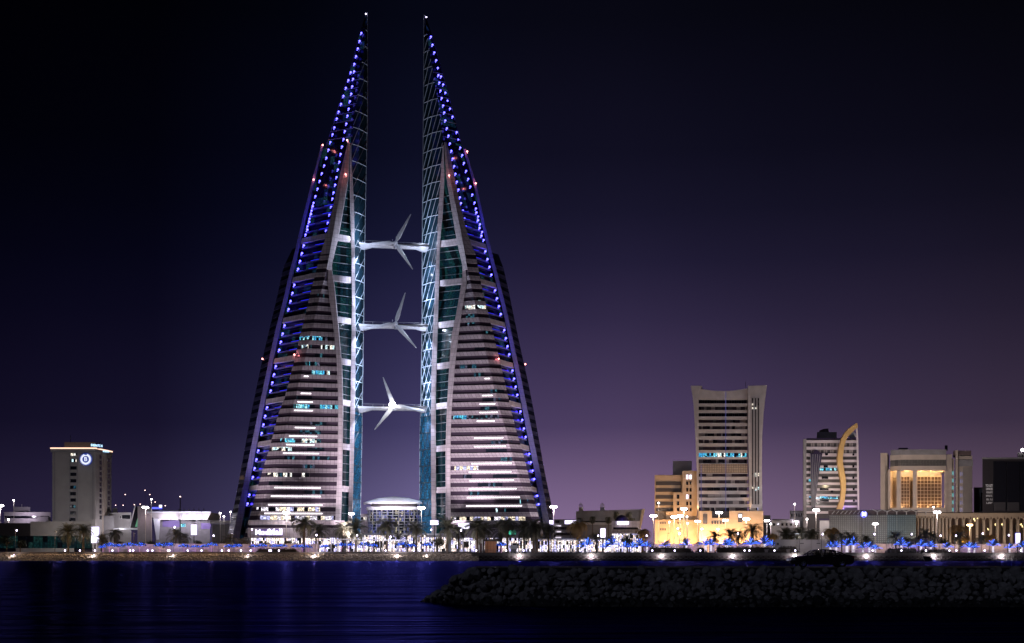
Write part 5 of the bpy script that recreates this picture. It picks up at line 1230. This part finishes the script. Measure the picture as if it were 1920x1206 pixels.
def bush(seed, r0, h0, m_, nm='round_tree', trunk=True):
    r_ = random.Random(seed); T = thing(nm, (0, 0, 0), '', 'tree', 'dark bushy trees on the promenade')
    mb = MB(); mb.path([(0, 0, 0), (.15, 0, h0*.35), (0, 0, h0*.6)], [.3, .22, .16], 6)
    for a in (0, 2.1, 4.2): mb.tube((0, 0, h0*.4), (r0*.6*math.cos(a), r0*.6*math.sin(a), h0*.7), .14, .05, 5)
    part('trunk', mb, 'palm_trunk', T); mb = MB()
    cl = [(Vector((r_.uniform(-.6, .6)*r0, r_.uniform(-.6, .6)*r0, h0*.62+r_.uniform(-.25, .3)*r0)), r0*r_.uniform(.35, .55)) for _ in range(9)]
    for c_, rc in cl:
        for i in range(130):
            d = Vector((r_.gauss(0, 1), r_.gauss(0, 1), r_.gauss(0, .8))).normalized()*rc*r_.uniform(.6, 1.05); p = c_+d; s_ = r_.uniform(.12, .26)
            u_ = Vector((r_.uniform(-1, 1), r_.uniform(-1, 1), r_.uniform(-1, 1))).normalized(); v_ = u_.cross(d).normalized() if u_.cross(d).length > .01 else Vector((1, 0, 0))
            mb.face([p+u_*s_, p+v_*s_*.6, p-u_*s_, p-v_*s_*.6])
    part('crown', mb, m_, T); return T
bs = [bush(51, 2.9, 6.2, 'leaf_dark'), bush(52, 2.6, 5.4, 'leaf_olive')]
bp_ = [(190, 0, 1.1), (285, 0, 1.0), (372, 0, 1.0), (230, 1, 1.0), (270, 1, 1.0), (310, 1, .9), (350, 1, .9), (405, 1, 1.1), (424, 1, 1.2), (460, 1, 1.2), (500, 1, 1.0), (545, 1, 1.1), (560, 0, .8), (625, 1, .9), (700, 1, 1.1), (715, 1, 1.0), (820, 1, 1.4), (765, 1, 1.1), (870, 1, 1.0), (920, 1, 1.1), (965, 1, .9), (1180, 0, 1.0), (1318, 1, 1.1), (1395, 1, 1.2), (1425, 1, 1.1), (1770, 0, 1.0), (1835, 1, 1.1), (1875, 1, 1.0), (1660, 1, .9), (1715, 0, 1.0), (12, 0, 1.2), (38, 0, 1.0)]
for (px, k, s_), lb in zip(bp_, zlabels('bushy leafy tree', [p[0] for p in bp_])):
    Y = 572+R.uniform(-4, 6); place(bs[k], used, (wx(px, Y), Y, GZ), R.uniform(0, 6), s_*R.uniform(.9, 1.1), lb)
# hedges
def hedge(px0, px1, py0, Y, label):
    T = bthing('hedge', (px0+px1)/2, Y, label, 'hedge', None); mb = MB(); r_ = random.Random(px0); x0_, x1_ = wx(px0, Y), wx(px1, Y); h_ = wz(py0, Y)-GZ
    for i in range(int((x1_-x0_)*75)):
        x_ = r_.uniform(x0_, x1_); env = min(1, min(x_-x0_, x1_-x_)/2.5+.25); p = Vector((x_, Y+r_.uniform(-.8, 1), GZ+h_*env*r_.random()**.7)); s_ = r_.uniform(.1, .24); u_ = Vector((r_.uniform(-1, 1), r_.uniform(-1, 1), r_.uniform(-1, 1))).normalized(); v_ = u_.cross(Vector((.3, .2, 1))).normalized()
        mb.face([p+u_*s_, p+v_*s_, p-u_*s_, p-v_*s_])
    o = part('leaves', mb, 'hedge_leaf', T); o['kind'] = 'stuff'
    mb = MB(); mb.box(x0_+1, x1_-1, Y-.3, Y+.6, GZ, GZ+h_*.8); part('stems', mb, 'hedge_leaf', T)
hedge(1214, 1300, 1025, 553, 'clipped dark hedge below the orange annex'); hedge(1304, 1325, 1026, 553.2, 'short dark hedge left of the ramp'); hedge(1340, 1458, 1024, 553, 'long dark hedge below the flared office tower'); hedge(1455, 1498, 1024, 552, 'dark hedge before the pale panel wall'); hedge(480, 560, 1028, 553, 'low dark hedge before the left sail tower sign'); hedge(1660, 1722, 1027, 552.5, 'low dark hedge below the zigzag crowned hall'); hedge(1722, 1784, 1029, 552.6, 'low dark hedge below the narrow fins')
T = bthing('panel_wall', 1500, 556, 'pale grey panel wall box with slots behind the dark car', 'wall')
for q, (a, b_) in enumerate(((1453, 1495), (1495.4, 1521), (1521.4, 1547))): bbox('panel', T, a, b_, 1012, None, 556, 6, 'concrete_pale', .1*(q % 2))
for a in (1500, 1531): bbox('slot', T, a, a+7, 1018.4, 1019.6, 556, .2, 'dark_metal', -.1)
bbox('hatch', T, 1457, 1460, 1018, 1022, 556, .2, 'dark_metal', -.1); lamp('bulb', T, P(1500, 1012, 549), 200, (1, .9, .85), .4)

# pergolas, white posts, fence
def pergola(px0, px1, pyt, Y, n_, label, slope=0, m_='white_metal'):
    T = bthing('pergola', (px0+px1)/2, Y, label, 'pergola', 'white pergolas on the promenade')
    for q in range(n_+1):
        x_ = px0+(px1-px0)*q/n_; bbox('post', T, x_-.7, x_+.7, pyt+1+slope*q/n_, None, Y, .3, m_); bbox('post', T, x_-.5, x_+.5, pyt+1+slope*q/n_, None, Y+3.4, .3, m_)
    poly('roof', T, [(px0-1.5, pyt+1.8), (px1+1.5, pyt+1.8+slope), (px1+1.5, pyt+slope), (px0-1.5, pyt)], Y, 4.4, m_, -.4)
    lamp('bulb', T, P((px0+px1)/2, pyt+6, Y-1.8), 210, (.95, .88, 1), .5)
pergola(596, 633, 1009, 556, 3, 'white pergola with sagging roof left of the entrance hall', 3); pergola(635, 712, 1010.5, 556, 5, 'longest flat white pergola before the left sail tower foot'); pergola(718, 762, 1012, 557, 3, 'white pergola before the entrance drum')
pergola(1044, 1082, 1012, 555, 5, 'bright white many posted pergola left of the golden palm'); pergola(868, 892, 1013, 557, 2, 'small grey white pergola beside the orange kiosk'); pergola(1462, 1535, 1000, 600, 5, 'thin high white frame pergola above the panel wall')
T = bthing('kiosk', 915, 560, 'orange boarded kiosk below the right sail tower', 'kiosk')
for q in range(4): bbox('board', T, 909+q*5.6, 914.3+q*5.6, 1015, None, 560, .3, 'orange_board', .05*(q % 2)) if 'orange_board' in MAT or mat('orange_board', (.60, .30, .18), .8) else 0
poly('roof', T, [(905, 1015), (938, 1015), (936, 1010), (920, 1011), (906, 1012)], 560, 5, 'dark_cladding', -.8); bbox('back', T, 909, 931, 1015.2, None, 560, 4, 'dark_cladding', .5); lamp('bulb', T, P(920, 1016, 554), 190, (1, .8, .7), .4)
T = bthing('guard_booth', 900, 558, 'white booth with dark doorway between palm and orange kiosk', 'kiosk'); bbox('wall', T, 894.5, 905.5, 1011, None, 558, 3, 'white_metal'); bbox('doorway', T, 899.5, 903.5, 1019, None, 558, .2, 'dark_brown', -.1); bbox('roof', T, 893.8, 906.2, 1010, 1011.2, 558, 3.6, 'concrete_pale', -.3)
T = bthing('white_boat', 963, 557, 'small white cabin boat parked on the promenade', 'boat')
poly('hull', T, [(957, 1030), (970, 1030), (972.5, 1023.5), (954, 1023.5)], 557, 2.6, 'white_metal'); poly('cabin', T, [(959, 1023.5), (969.5, 1023.5), (968, 1018), (960.5, 1018)], 557, 1.8, 'white_metal', .4); poly('cabin_window', T, [(960.8, 1022), (968.4, 1022), (967.6, 1019.3), (961.6, 1019.3)], 557, .2, 'dark_glass', .3); bbox('mast', T, 963.4, 964, 1008, 1018, 557, .15, 'white_metal', 1); poly('cradle', T, [(958, 1035), (969, 1035), (968, 1030), (959, 1030)], 557, 2, 'grey_metal', .2); lamp('bulb', T, P(963, 1016, 553), 60, (1, .95, 1), .3)
# fence of thin posts with rails along the lit stretch
for (a, b_, lab) in ((596, 884, 'thin railing on the kerb before the entrance hall'), (905, 1216, 'thin railing on the quay below the right sail tower'), (1548, 1960, 'thin railing on the quay before the screen hall and arcade')):
    T = bthing('railing', (a+b_)/2, 549.3, lab, 'railing'); n_ = int((b_-a)/8.6); zb = GZ+.12
    mb0 = MB(); mb0.tube((0, 0, 0), (0, 0, 1.25), .035, n=4); pm = mb0.mesh('post', 'grey_metal')
    for q in range(n_+1):
        o = link('post', pm, T); o.location = Vector((wx(a+(b_-a)*q/n_, 549.3), 549.3, zb))-ORG[T.name]
    for h_ in (.45, .85, 1.25):
        mb = MB(); mb.tube((wx(a, 549.3), 549.3, zb+h_), (wx(b_, 549.3), 549.3, zb+h_), .03, n=4); part('rail', mb, 'grey_metal', T)
for (a, b_, nn, lab) in ((1552, 1925, 27, 'long low pinkish garden wall behind the blue palms at the screen hall'), (1218, 1452, 17, 'low pale garden wall behind the hedge below the flared office tower'), (190, 600, 28, 'long low lit wall added for pink glow behind the blue umbrella trees')):  # last wall and its bulbs added to give pink glow behind the trees
    T = bthing('garden_wall', (a+b_)/2, 566, lab, 'wall')
    for q in range(nn):
        xa = a+(b_-a)*q/nn; xb = a+(b_-a)*(q+1)/nn-.5; bbox('panel', T, xa, xb, 1020+R.uniform(-.6, .6), None, 566, .5, 'pink_plaster', .1*(q % 2))
        if q % 2: lamp('bulb', T, P((xa+xb)/2, 1025, 563.4), 230 if a > 1000 else 130, ((1, .74, .72), (.95, .78, 1), (.75, .5, 1), (1, .7, .5))[(q//2+(q*q) % 5) % 4], .3)
# benches on the kerb
for px, lb in ((386, 'low pale bench block before the canopy hall end'), (448, 'low pale bench block before the dark rear wing'), (1243, 'low pale bench block below the annex hedge'), (1437, 'pale bench block at the right part of the long hedge'), (1478, 'pale bench block before the panel wall hedge'), (235, 'round pale bench mound before the hotel annex')):
    T = bthing('bench', px, 549.6, lb, 'bench', 'stone benches on the promenade edge'); bbox('seat', T, px-4, px+4, 1030.2, 1032, 549.6, .8, 'concrete_pale'); bbox('foot', T, px-3, px+3, 1032, 1036, 549.6, .6, 'concrete_pale', .1)

# ------------------------------------------------------------------ quay wall of staggered blocks, with lamps
Y = 545.5
T = bthing('quay_wall', 1400, Y, 'long quay wall of staggered pale blocks with lamps under its coping', 'quay')
xq = QX; xe = wx(1990, Y)
mb = MB(); mb.box(xq, xe, Y-1.1, Y+.2, 2.1, GZ+.16); part('coping', mb, 'concrete', T)
mb = MB(); mb.box(xq, xe, Y-.35, Y+.02, -1, 2.1); part('backing', mb, 'dark_brown', T)
r_ = random.Random(9); mb = MB(); row = 0; z_ = 1.7
while z_ > -.2:
    x_ = xq+(row % 2)*.95
    while x_ < xe:
        dz = r_.uniform(-.05, .05); ww = 1.25+r_.uniform(-.15, .15); d_ = .75+.45*row+r_.uniform(-.05, .05)
        y_f = Y-d_-.3; mb.box(x_, x_+ww, y_f, Y-.3, z_-.16+dz, z_+dz); x_ += 2.1
    z_ -= .62; row += 1
o = part('block', mb, 'concrete_pale', T); o['kind'] = 'stuff'
for q in range(24): bbox('coping_joint', T, 890+q*44, 890.5+q*44, 1034, 1040, Y, .1, 'dark_metal', -1.15)
ql = [974, 1109, 1241, 1375, 1491, 1626, 1752, 1880]
for px, lb in zip(ql, zlabels('bright quay lamp under the coping', ql, 'below')):
    p = P(px, 1043, Y-2.6); T2 = thing('quay_lamp', (p.x, Y-1.1, 2.4), lb, 'lamp', 'bright lamps under the quay coping')
    mb = MB(); mb.box(p.x-.12, p.x+.12, Y-1.8, Y-1.1, 2.32, 2.42); part('bracket', mb, 'dark_metal', T2)
    mb = MB(); mb.ball((p.x, Y-1.75, 2.1), .62, 8, .5); part('lamp_head', mb, 'white_lamp', T2); lamp('bulb', T2, (p.x, Y-2.0, 1.85), 1100, (.93, .90, 1), .3)
T = bthing('outfall', 1738, 545, 'dark wedge shaped outfall opening in the quay wall', 'outfall'); Yq = 542
poly('recess', T, [(1733, 1052), (1748, 1052), (1744, 1043), (1728, 1043)], Yq, .4, 'dark_metal'); poly('left_cheek', T, [(1733, 1053), (1734.4, 1053), (1729.6, 1043), (1728, 1043)], Yq, .6, 'concrete_pale', -.3); poly('right_cheek', T, [(1748, 1053), (1749.6, 1053), (1746, 1043), (1744, 1043)], Yq, .6, 'concrete_pale', -.3)
for px, lb in zip([26, 176, 325, 465, 590, 745, 800], zlabels('low shore lamp over the water', [26, 176, 325, 465, 590, 745, 800], 'below')):
    T2 = thing('shore_lamp', (wx(px, 546.5), 546.5, 2.2), lb, 'lamp', 'low lamps at the rocky shore'); p = Vector((wx(px, 545.5), 545.5, 2.5)); mb = MB(); mb.tube(p+Vector((0, 1.6, -.6)), p, .06, n=4); part('bracket', mb, 'dark_metal', T2)
    mb = MB(); mb.ball(p, .2, 6, .6); part('lamp_head', mb, 'violet_lamp', T2); lamp('bulb', T2, p+Vector((0, -1.8, -.4)), 900 if px in (590, 745) else 260, (.95, .88, .95), .3)

# rocky shore on the left
def ico(seed, sub=1, sq=(1, 1, .75), rough=.28, planes=0):
    import bmesh as bm_
    r_ = random.Random(seed); b_ = bm_.new(); bm_.ops.create_icosphere(b_, subdivisions=sub, radius=1)
    for v in b_.verts: v.co *= 1+r_.uniform(-rough, rough); v.co.x *= sq[0]; v.co.y *= sq[1]; v.co.z *= sq[2]
    for _ in range(planes):
        n_ = Vector((r_.gauss(0, 1), r_.gauss(0, 1), r_.gauss(0, 1))).normalized(); d_ = r_.uniform(.5, .74)
        for v in b_.verts:
            e_ = v.co.dot(n_)-d_
            if e_ > 0: v.co -= n_*e_*.98
    vs = [tuple(v.co) for v in b_.verts]; fs = [tuple(v.index for v in f.verts) for f in b_.faces]; b_.free(); return vs, fs
shapes = [ico(s, 1) for s in range(6)]
def rockfield(mb, n_, fx, seed):
    r_ = random.Random(seed)
    for _ in range(n_):
        c_, s_ = fx(r_); vs, fs = r_.choice(shapes); a = r_.uniform(0, 6.28); ca, sa = math.cos(a), math.sin(a); k = r_.uniform(.7, 1.3)
        base = len(mb.v); mb.v += [(c_[0]+(x*ca-y*sa)*s_, c_[1]+(x*sa+y*ca)*s_, c_[2]+z*s_*k) for x, y, z in vs]
        for f in fs: mb.f.append(tuple(base+i for i in f)); mb.uv.append([(0, 0)]*len(f)); mb.mi.append(0)
mb = MB(); mb.face([(-900, 538.5, -.6), (QX+3, 538.5, -.6), (QX+3, 547.6, 3.0), (-900, 547.6, 3.0)]); structure('shore_slope', mb, 'rock_far')
x_l, x_r = wx(-30, 545), QX+3
def f1(r_):
    t_ = r_.random(); x_ = r_.uniform(x_l, x_r); return (x_, 538.8+8.2*t_, -.4+3.15*t_), r_.uniform(.2, .46)*(1.3 if x_ > wx(592, 545) else 1)
mb = MB(); rockfield(mb, 6500, f1, 5); structure('shore_rocks', mb, 'rock_far', 'stuff')

# ------------------------------------------------------------------ near breakwater with boulders and car
YB = 104.0; ZR = 2.82
xt = wx(878, 101); xend = 62
mb = MB(); pts = [(xt, 101.2), (xend, 101.2), (xend, 112), (xt+.5, 112)]
plan(mb, pts, .5, ZR); T = thing('breakwater', (10, 106, 0), 'dark boulder breakwater with a road on top in front', 'breakwater'); part('road', mb, 'asphalt', T)
FRONT = [(784, 107.5), (870, 101.5), (1000, 98), (1300, 96.6), (2560, 96.4)]
xtip = wx(784, 107.5)
def yfront(x_): return interp([(wx(a, b_), b_) for a, b_ in FRONT], x_)
mb = MB()
for (pa, pb) in zip(FRONT, FRONT[1:]):
    mb.face([(wx(pa[0], pa[1]), pa[1], -.5), (wx(pb[0], pb[1]), pb[1], -.5), (max(xt, wx(pb[0], pb[1])), 101.2, ZR-.35), (max(xt, wx(pa[0], pa[1])), 101.2, ZR-.35)])
xtip = wx(784, 108); mb.face([(xtip, 108, -.5), (xt, 101.2, ZR-.35), (xt+.5, 112, ZR-.35), (xtip, 116, -.5)]); mb.face([(xt+.5, 112, ZR-.3), (xend, 112, ZR-.3), (xend, 116, -.5), (xtip, 116, -.5)])
part('slope_core', mb, 'rock_wet', T)
import bmesh
bmesh_shapes = []
for s in range(10):
    vs, fs = ico(100+s, 2, (1.15, .85, .9), .05, 16); me = bpy.data.meshes.new('boulder'); me.from_pydata(vs, [], fs); me.materials.append(MAT['rock_near']); bmesh_shapes.append(me)
r_ = random.Random(77); cnt = 0; extra = []
dxs, nrow = .57, 9
for row in range(nrow):
    t_ = (row+.62)/nrow; yy = 96.9+4.2*t_; zz = -.25+(ZR+.05)*t_
    xs = xtip+(xt-xtip)*t_+.2
    x_ = xs+(row % 2)*.4
    while x_ < xend-10:
        s_ = r_.choice((.20, .27, .32, .36, .40, .48))*r_.uniform(.9, 1.1); c_ = Vector((x_+r_.uniform(-.15, .15), yy+(yfront(x_)-96.4)*(1-t_)+r_.uniform(-.2, .2), zz+r_.uniform(-.12, .12)))
        vis = x_ < wx(1960, 99)
        if vis and s_ > .27 and t_ > .2 and cnt < 298:
            o = link('boulder', r_.choice(bmesh_shapes), T); o.location = c_-ORG[T.name]; o.scale = (s_*1.15, s_, s_*r_.uniform(.85, 1.1)); o.rotation_euler = (r_.uniform(-.5, .5), r_.uniform(-.5, .5), r_.uniform(0, 6.28)); cnt += 1
        else: extra.append((c_, s_*1.1, t_))
        x_ += dxs*r_.uniform(.85, 1.15)
def stones(lst, name, m_, seed):
    r2 = random.Random(seed); mb = MB(); sh = [ico(200+s, 2, (1.05, .85, .9), .07, 8) for s in range(6)]
    for c_, s_ in lst:
        vs, fs = r2.choice(sh); a = r2.uniform(0, 6.28); ca, sa = math.cos(a), math.sin(a); base = len(mb.v)
        mb.v += [(c_[0]+(x*ca-y*sa)*s_, c_[1]+(x*sa+y*ca)*s_, c_[2]+z*s_) for x, y, z in vs]
        for f in fs: mb.f.append(tuple(base+i for i in f)); mb.uv.append([(0, 0)]*len(f)); mb.mi.append(0)
    o = part(name, mb, m_, T); o['kind'] = 'stuff'
stones([(c_, s_) for c_, s_, t_ in extra if t_ > .2], 'further_boulders', 'rock_near', 1)
stones([(c_, s_) for c_, s_, t_ in extra if t_ <= .2], 'waterline_boulders', 'rock_wet', 2)
fill = []
for _ in range(900):
    t_ = r_.random(); x_ = r_.uniform(xtip+(xt-xtip)*t_, xend-10); fill.append((Vector((x_, 96.9+4.3*t_+.25+(yfront(x_)-96.4)*(1-t_), -.3+ZR*t_-.05)), r_.uniform(.14, .28)))
for _ in range(60):
    t_ = r_.random(); q = r_.random(); a = Vector((xtip, 108+q*8, -.4)); b_ = Vector((xt+.2, 101.2+q*10.5, ZR-.3)); c_ = a.lerp(b_, t_); fill.append((c_, r_.uniform(.25, .45)))
stones(fill, 'gap_stones', 'rock_near', 3)

# dark saloon car, nose to the left
Yc = 103.2; T = thing('parked_car', (wx(1543, Yc+.9), Yc+.9, ZR), 'dark saloon car parked on the breakwater road facing left', 'car')
X0 = wx(1482, Yc); sc_c = (wx(1603, Yc)-X0)/4.85
def cp(x_, z_): return (X0+x_*sc_c, ZR+z_)
low = [(.05, .28), (.02, .50), (.10, .68), (.35, .78), (1.30, .93), (1.55, .95), (3.75, .98), (4.45, .97), (4.72, .90), (4.83, .70), (4.80, .42), (4.70, .28), (4.22, .24)]
def arch(cx_, r__=.36): return [(cx_+r__*math.cos(t_*PI/8), .26+r__*math.sin(t_*PI/8)) for t_ in range(0, 9)]
prof = low[:-1]+[(4.32, .24)]+arch(3.90)+[(3.5, .20), (1.4, .20)]+arch(.98)+[(.55, .22)]
def carloft(name, pr_, tab, m_):
    """profile across the car, narrower where tab says"""
    mb = MB(); ys = tab; n_ = len(pr_)
    rings = [[(cp(x_, z_)[0], Yc+y_, cp(0, z_)[1]) for x_, z_ in [(2.4+(x2-2.4)*k, z2) for x2, z2 in pr_]] for y_, k in ys]
    for A_, B_ in zip(rings, rings[1:]):
        for k in range(n_): mb.face([A_[k], A_[(k+1) % n_], B_[(k+1) % n_], B_[k]])
    mb.face(rings[0]); mb.face(rings[-1][::-1]); return part(name, mb, m_, T)
carloft('body', prof, [(0, .985), (.12, 1), (1.68, 1), (1.8, .985)], 'car_paint')
roof = [(1.75, 1.30), (2.1, 1.385), (2.7, 1.41), (3.25, 1.37), (3.6, 1.27), (3.55, 1.22), (3.2, 1.31), (2.7, 1.345), (2.1, 1.325), (1.8, 1.25)]
carloft('roof', roof, [(.22, .99), (.35, 1), (1.45, 1), (1.58, .99)], 'car_paint')
for y_ in (.16, 1.58):
    for (a, b_, wd) in (((1.28, .93), (1.86, 1.30), .05), ((2.62, .95), (2.66, 1.36), .06), ((4.18, .97), (3.50, 1.27), .10), ((3.45, .97), (3.42, 1.28), .04)):
        mb = MB(); pa, pb = cp(*a), cp(*b_); ys = Yc+y_+(.0 if y_ < 1 else 0); mb.prism([(pa[0]-wd, pa[1]), (pa[0]+wd, pa[1]), (pb[0]+wd, pb[1]), (pb[0]-wd, pb[1])], ys, ys+.06); part('pillar', mb, 'car_paint', T)
    for pts_ in ([(1.36, .96), (2.58, .97), (2.6, 1.33), (1.92, 1.30)], [(2.72, .97), (3.42, .98), (3.39, 1.27), (2.72, 1.34)]):
        mb = MB(); mb.prism([cp(*q) for q in pts_], Yc+y_+.02, Yc+y_+.03); part('side_window', mb, 'car_glass', T)
mb = MB(); a, b_ = cp(1.28, .94), cp(1.84, 1.29); mb.face([(a[0], Yc+.2, a[1]), (a[0], Yc+1.6, a[1]), (b_[0], Yc+1.5, b_[1]), (b_[0], Yc+.3, b_[1])]); part('windscreen', mb, 'car_glass', T)
mb = MB(); a, b_ = cp(4.2, .98), cp(3.58, 1.25); mb.face([(a[0], Yc+.2, a[1]), (a[0], Yc+1.6, a[1]), (b_[0], Yc+1.5, b_[1]), (b_[0], Yc+.3, b_[1])]); part('rear_window', mb, 'car_glass', T)
for sx_ in (2.15, 3.15):
    for y_ in (.35, 1.0):
        mb = MB(); pa = cp(sx_, .7); mb.box(pa[0], pa[0]+.14, Yc+y_, Yc+y_+.42, pa[1], ZR+1.12); mb.box(pa[0]+.02, pa[0]+.1, Yc+y_+.11, Yc+y_+.3, ZR+1.14, ZR+1.27); part('front_seat' if sx_ < 3 else 'rear_seat', mb, 'rubber', T)
for cx_ in (.98, 3.90):
    for y_ in (.02, 1.58):
        c_ = cp(cx_, .31); mb = MB(); mb.lathe([(.19, 0), (.31, .01), (.33, .06), (.33, .15), (.31, .2), (.19, .2)], n=24); mb.v = [(c_[0]+x, Yc+y_+z, c_[1]+y) for x, y, z in mb.v]; wh = part('wheel', mb, 'rubber', T)
        mb = MB(); mb.lathe([(0, .03), (.05, .02), (.06, .05)], n=8)
        for k in range(5):
            a_ = 2*PI*k/5; mb.tube((.04*math.cos(a_), .04*math.sin(a_), .05), (.18*math.cos(a_), .18*math.sin(a_), .04), .022, n=4)
        mb.lathe([(.17, .02), (.195, .02), (.195, .08)], n=20)
        mb.v = [(c_[0]+x, Yc+y_+z, c_[1]+y) for x, y, z in mb.v]; part('rim', mb, 'grey_metal', wh)
for y_ in (.1, 1.45):
    mb = MB(); a = cp(.07, .60); mb.prism([(a[0]-.03, a[1]-.06), (a[0]+.3, a[1]-.03), (a[0]+.32, a[1]+.08), (a[0]+.02, a[1]+.05)], Yc+y_-.11, Yc+y_+.3); part('headlight', mb, 'grey_metal', T)
    mb = MB(); a = cp(4.72, .75); mb.box(a[0]-.1, a[0]+.1, Yc+y_-.11, Yc+y_+.3, a[1], a[1]+.13); part('tail_light', mb, 'dark_red', T) if 'dark_red' in MAT or mat('dark_red', (.15, .01, .01), .2) else 0
for y_, sg in ((-.02, -1), (1.8, 1)):
    mb = MB(); a = cp(1.62, .98); mb.box(a[0], a[0]+.12, Yc+y_-.08, Yc+y_+.1, a[1], a[1]+.12); part('wing_mirror', mb, 'car_paint', T)
for x_ in (2.3, 3.2):
    mb = MB(); a = cp(x_, .84); mb.box(a[0], a[0]+.18, Yc-.03, Yc+.01, a[1], a[1]+.03); part('door_handle', mb, 'grey_metal', T)
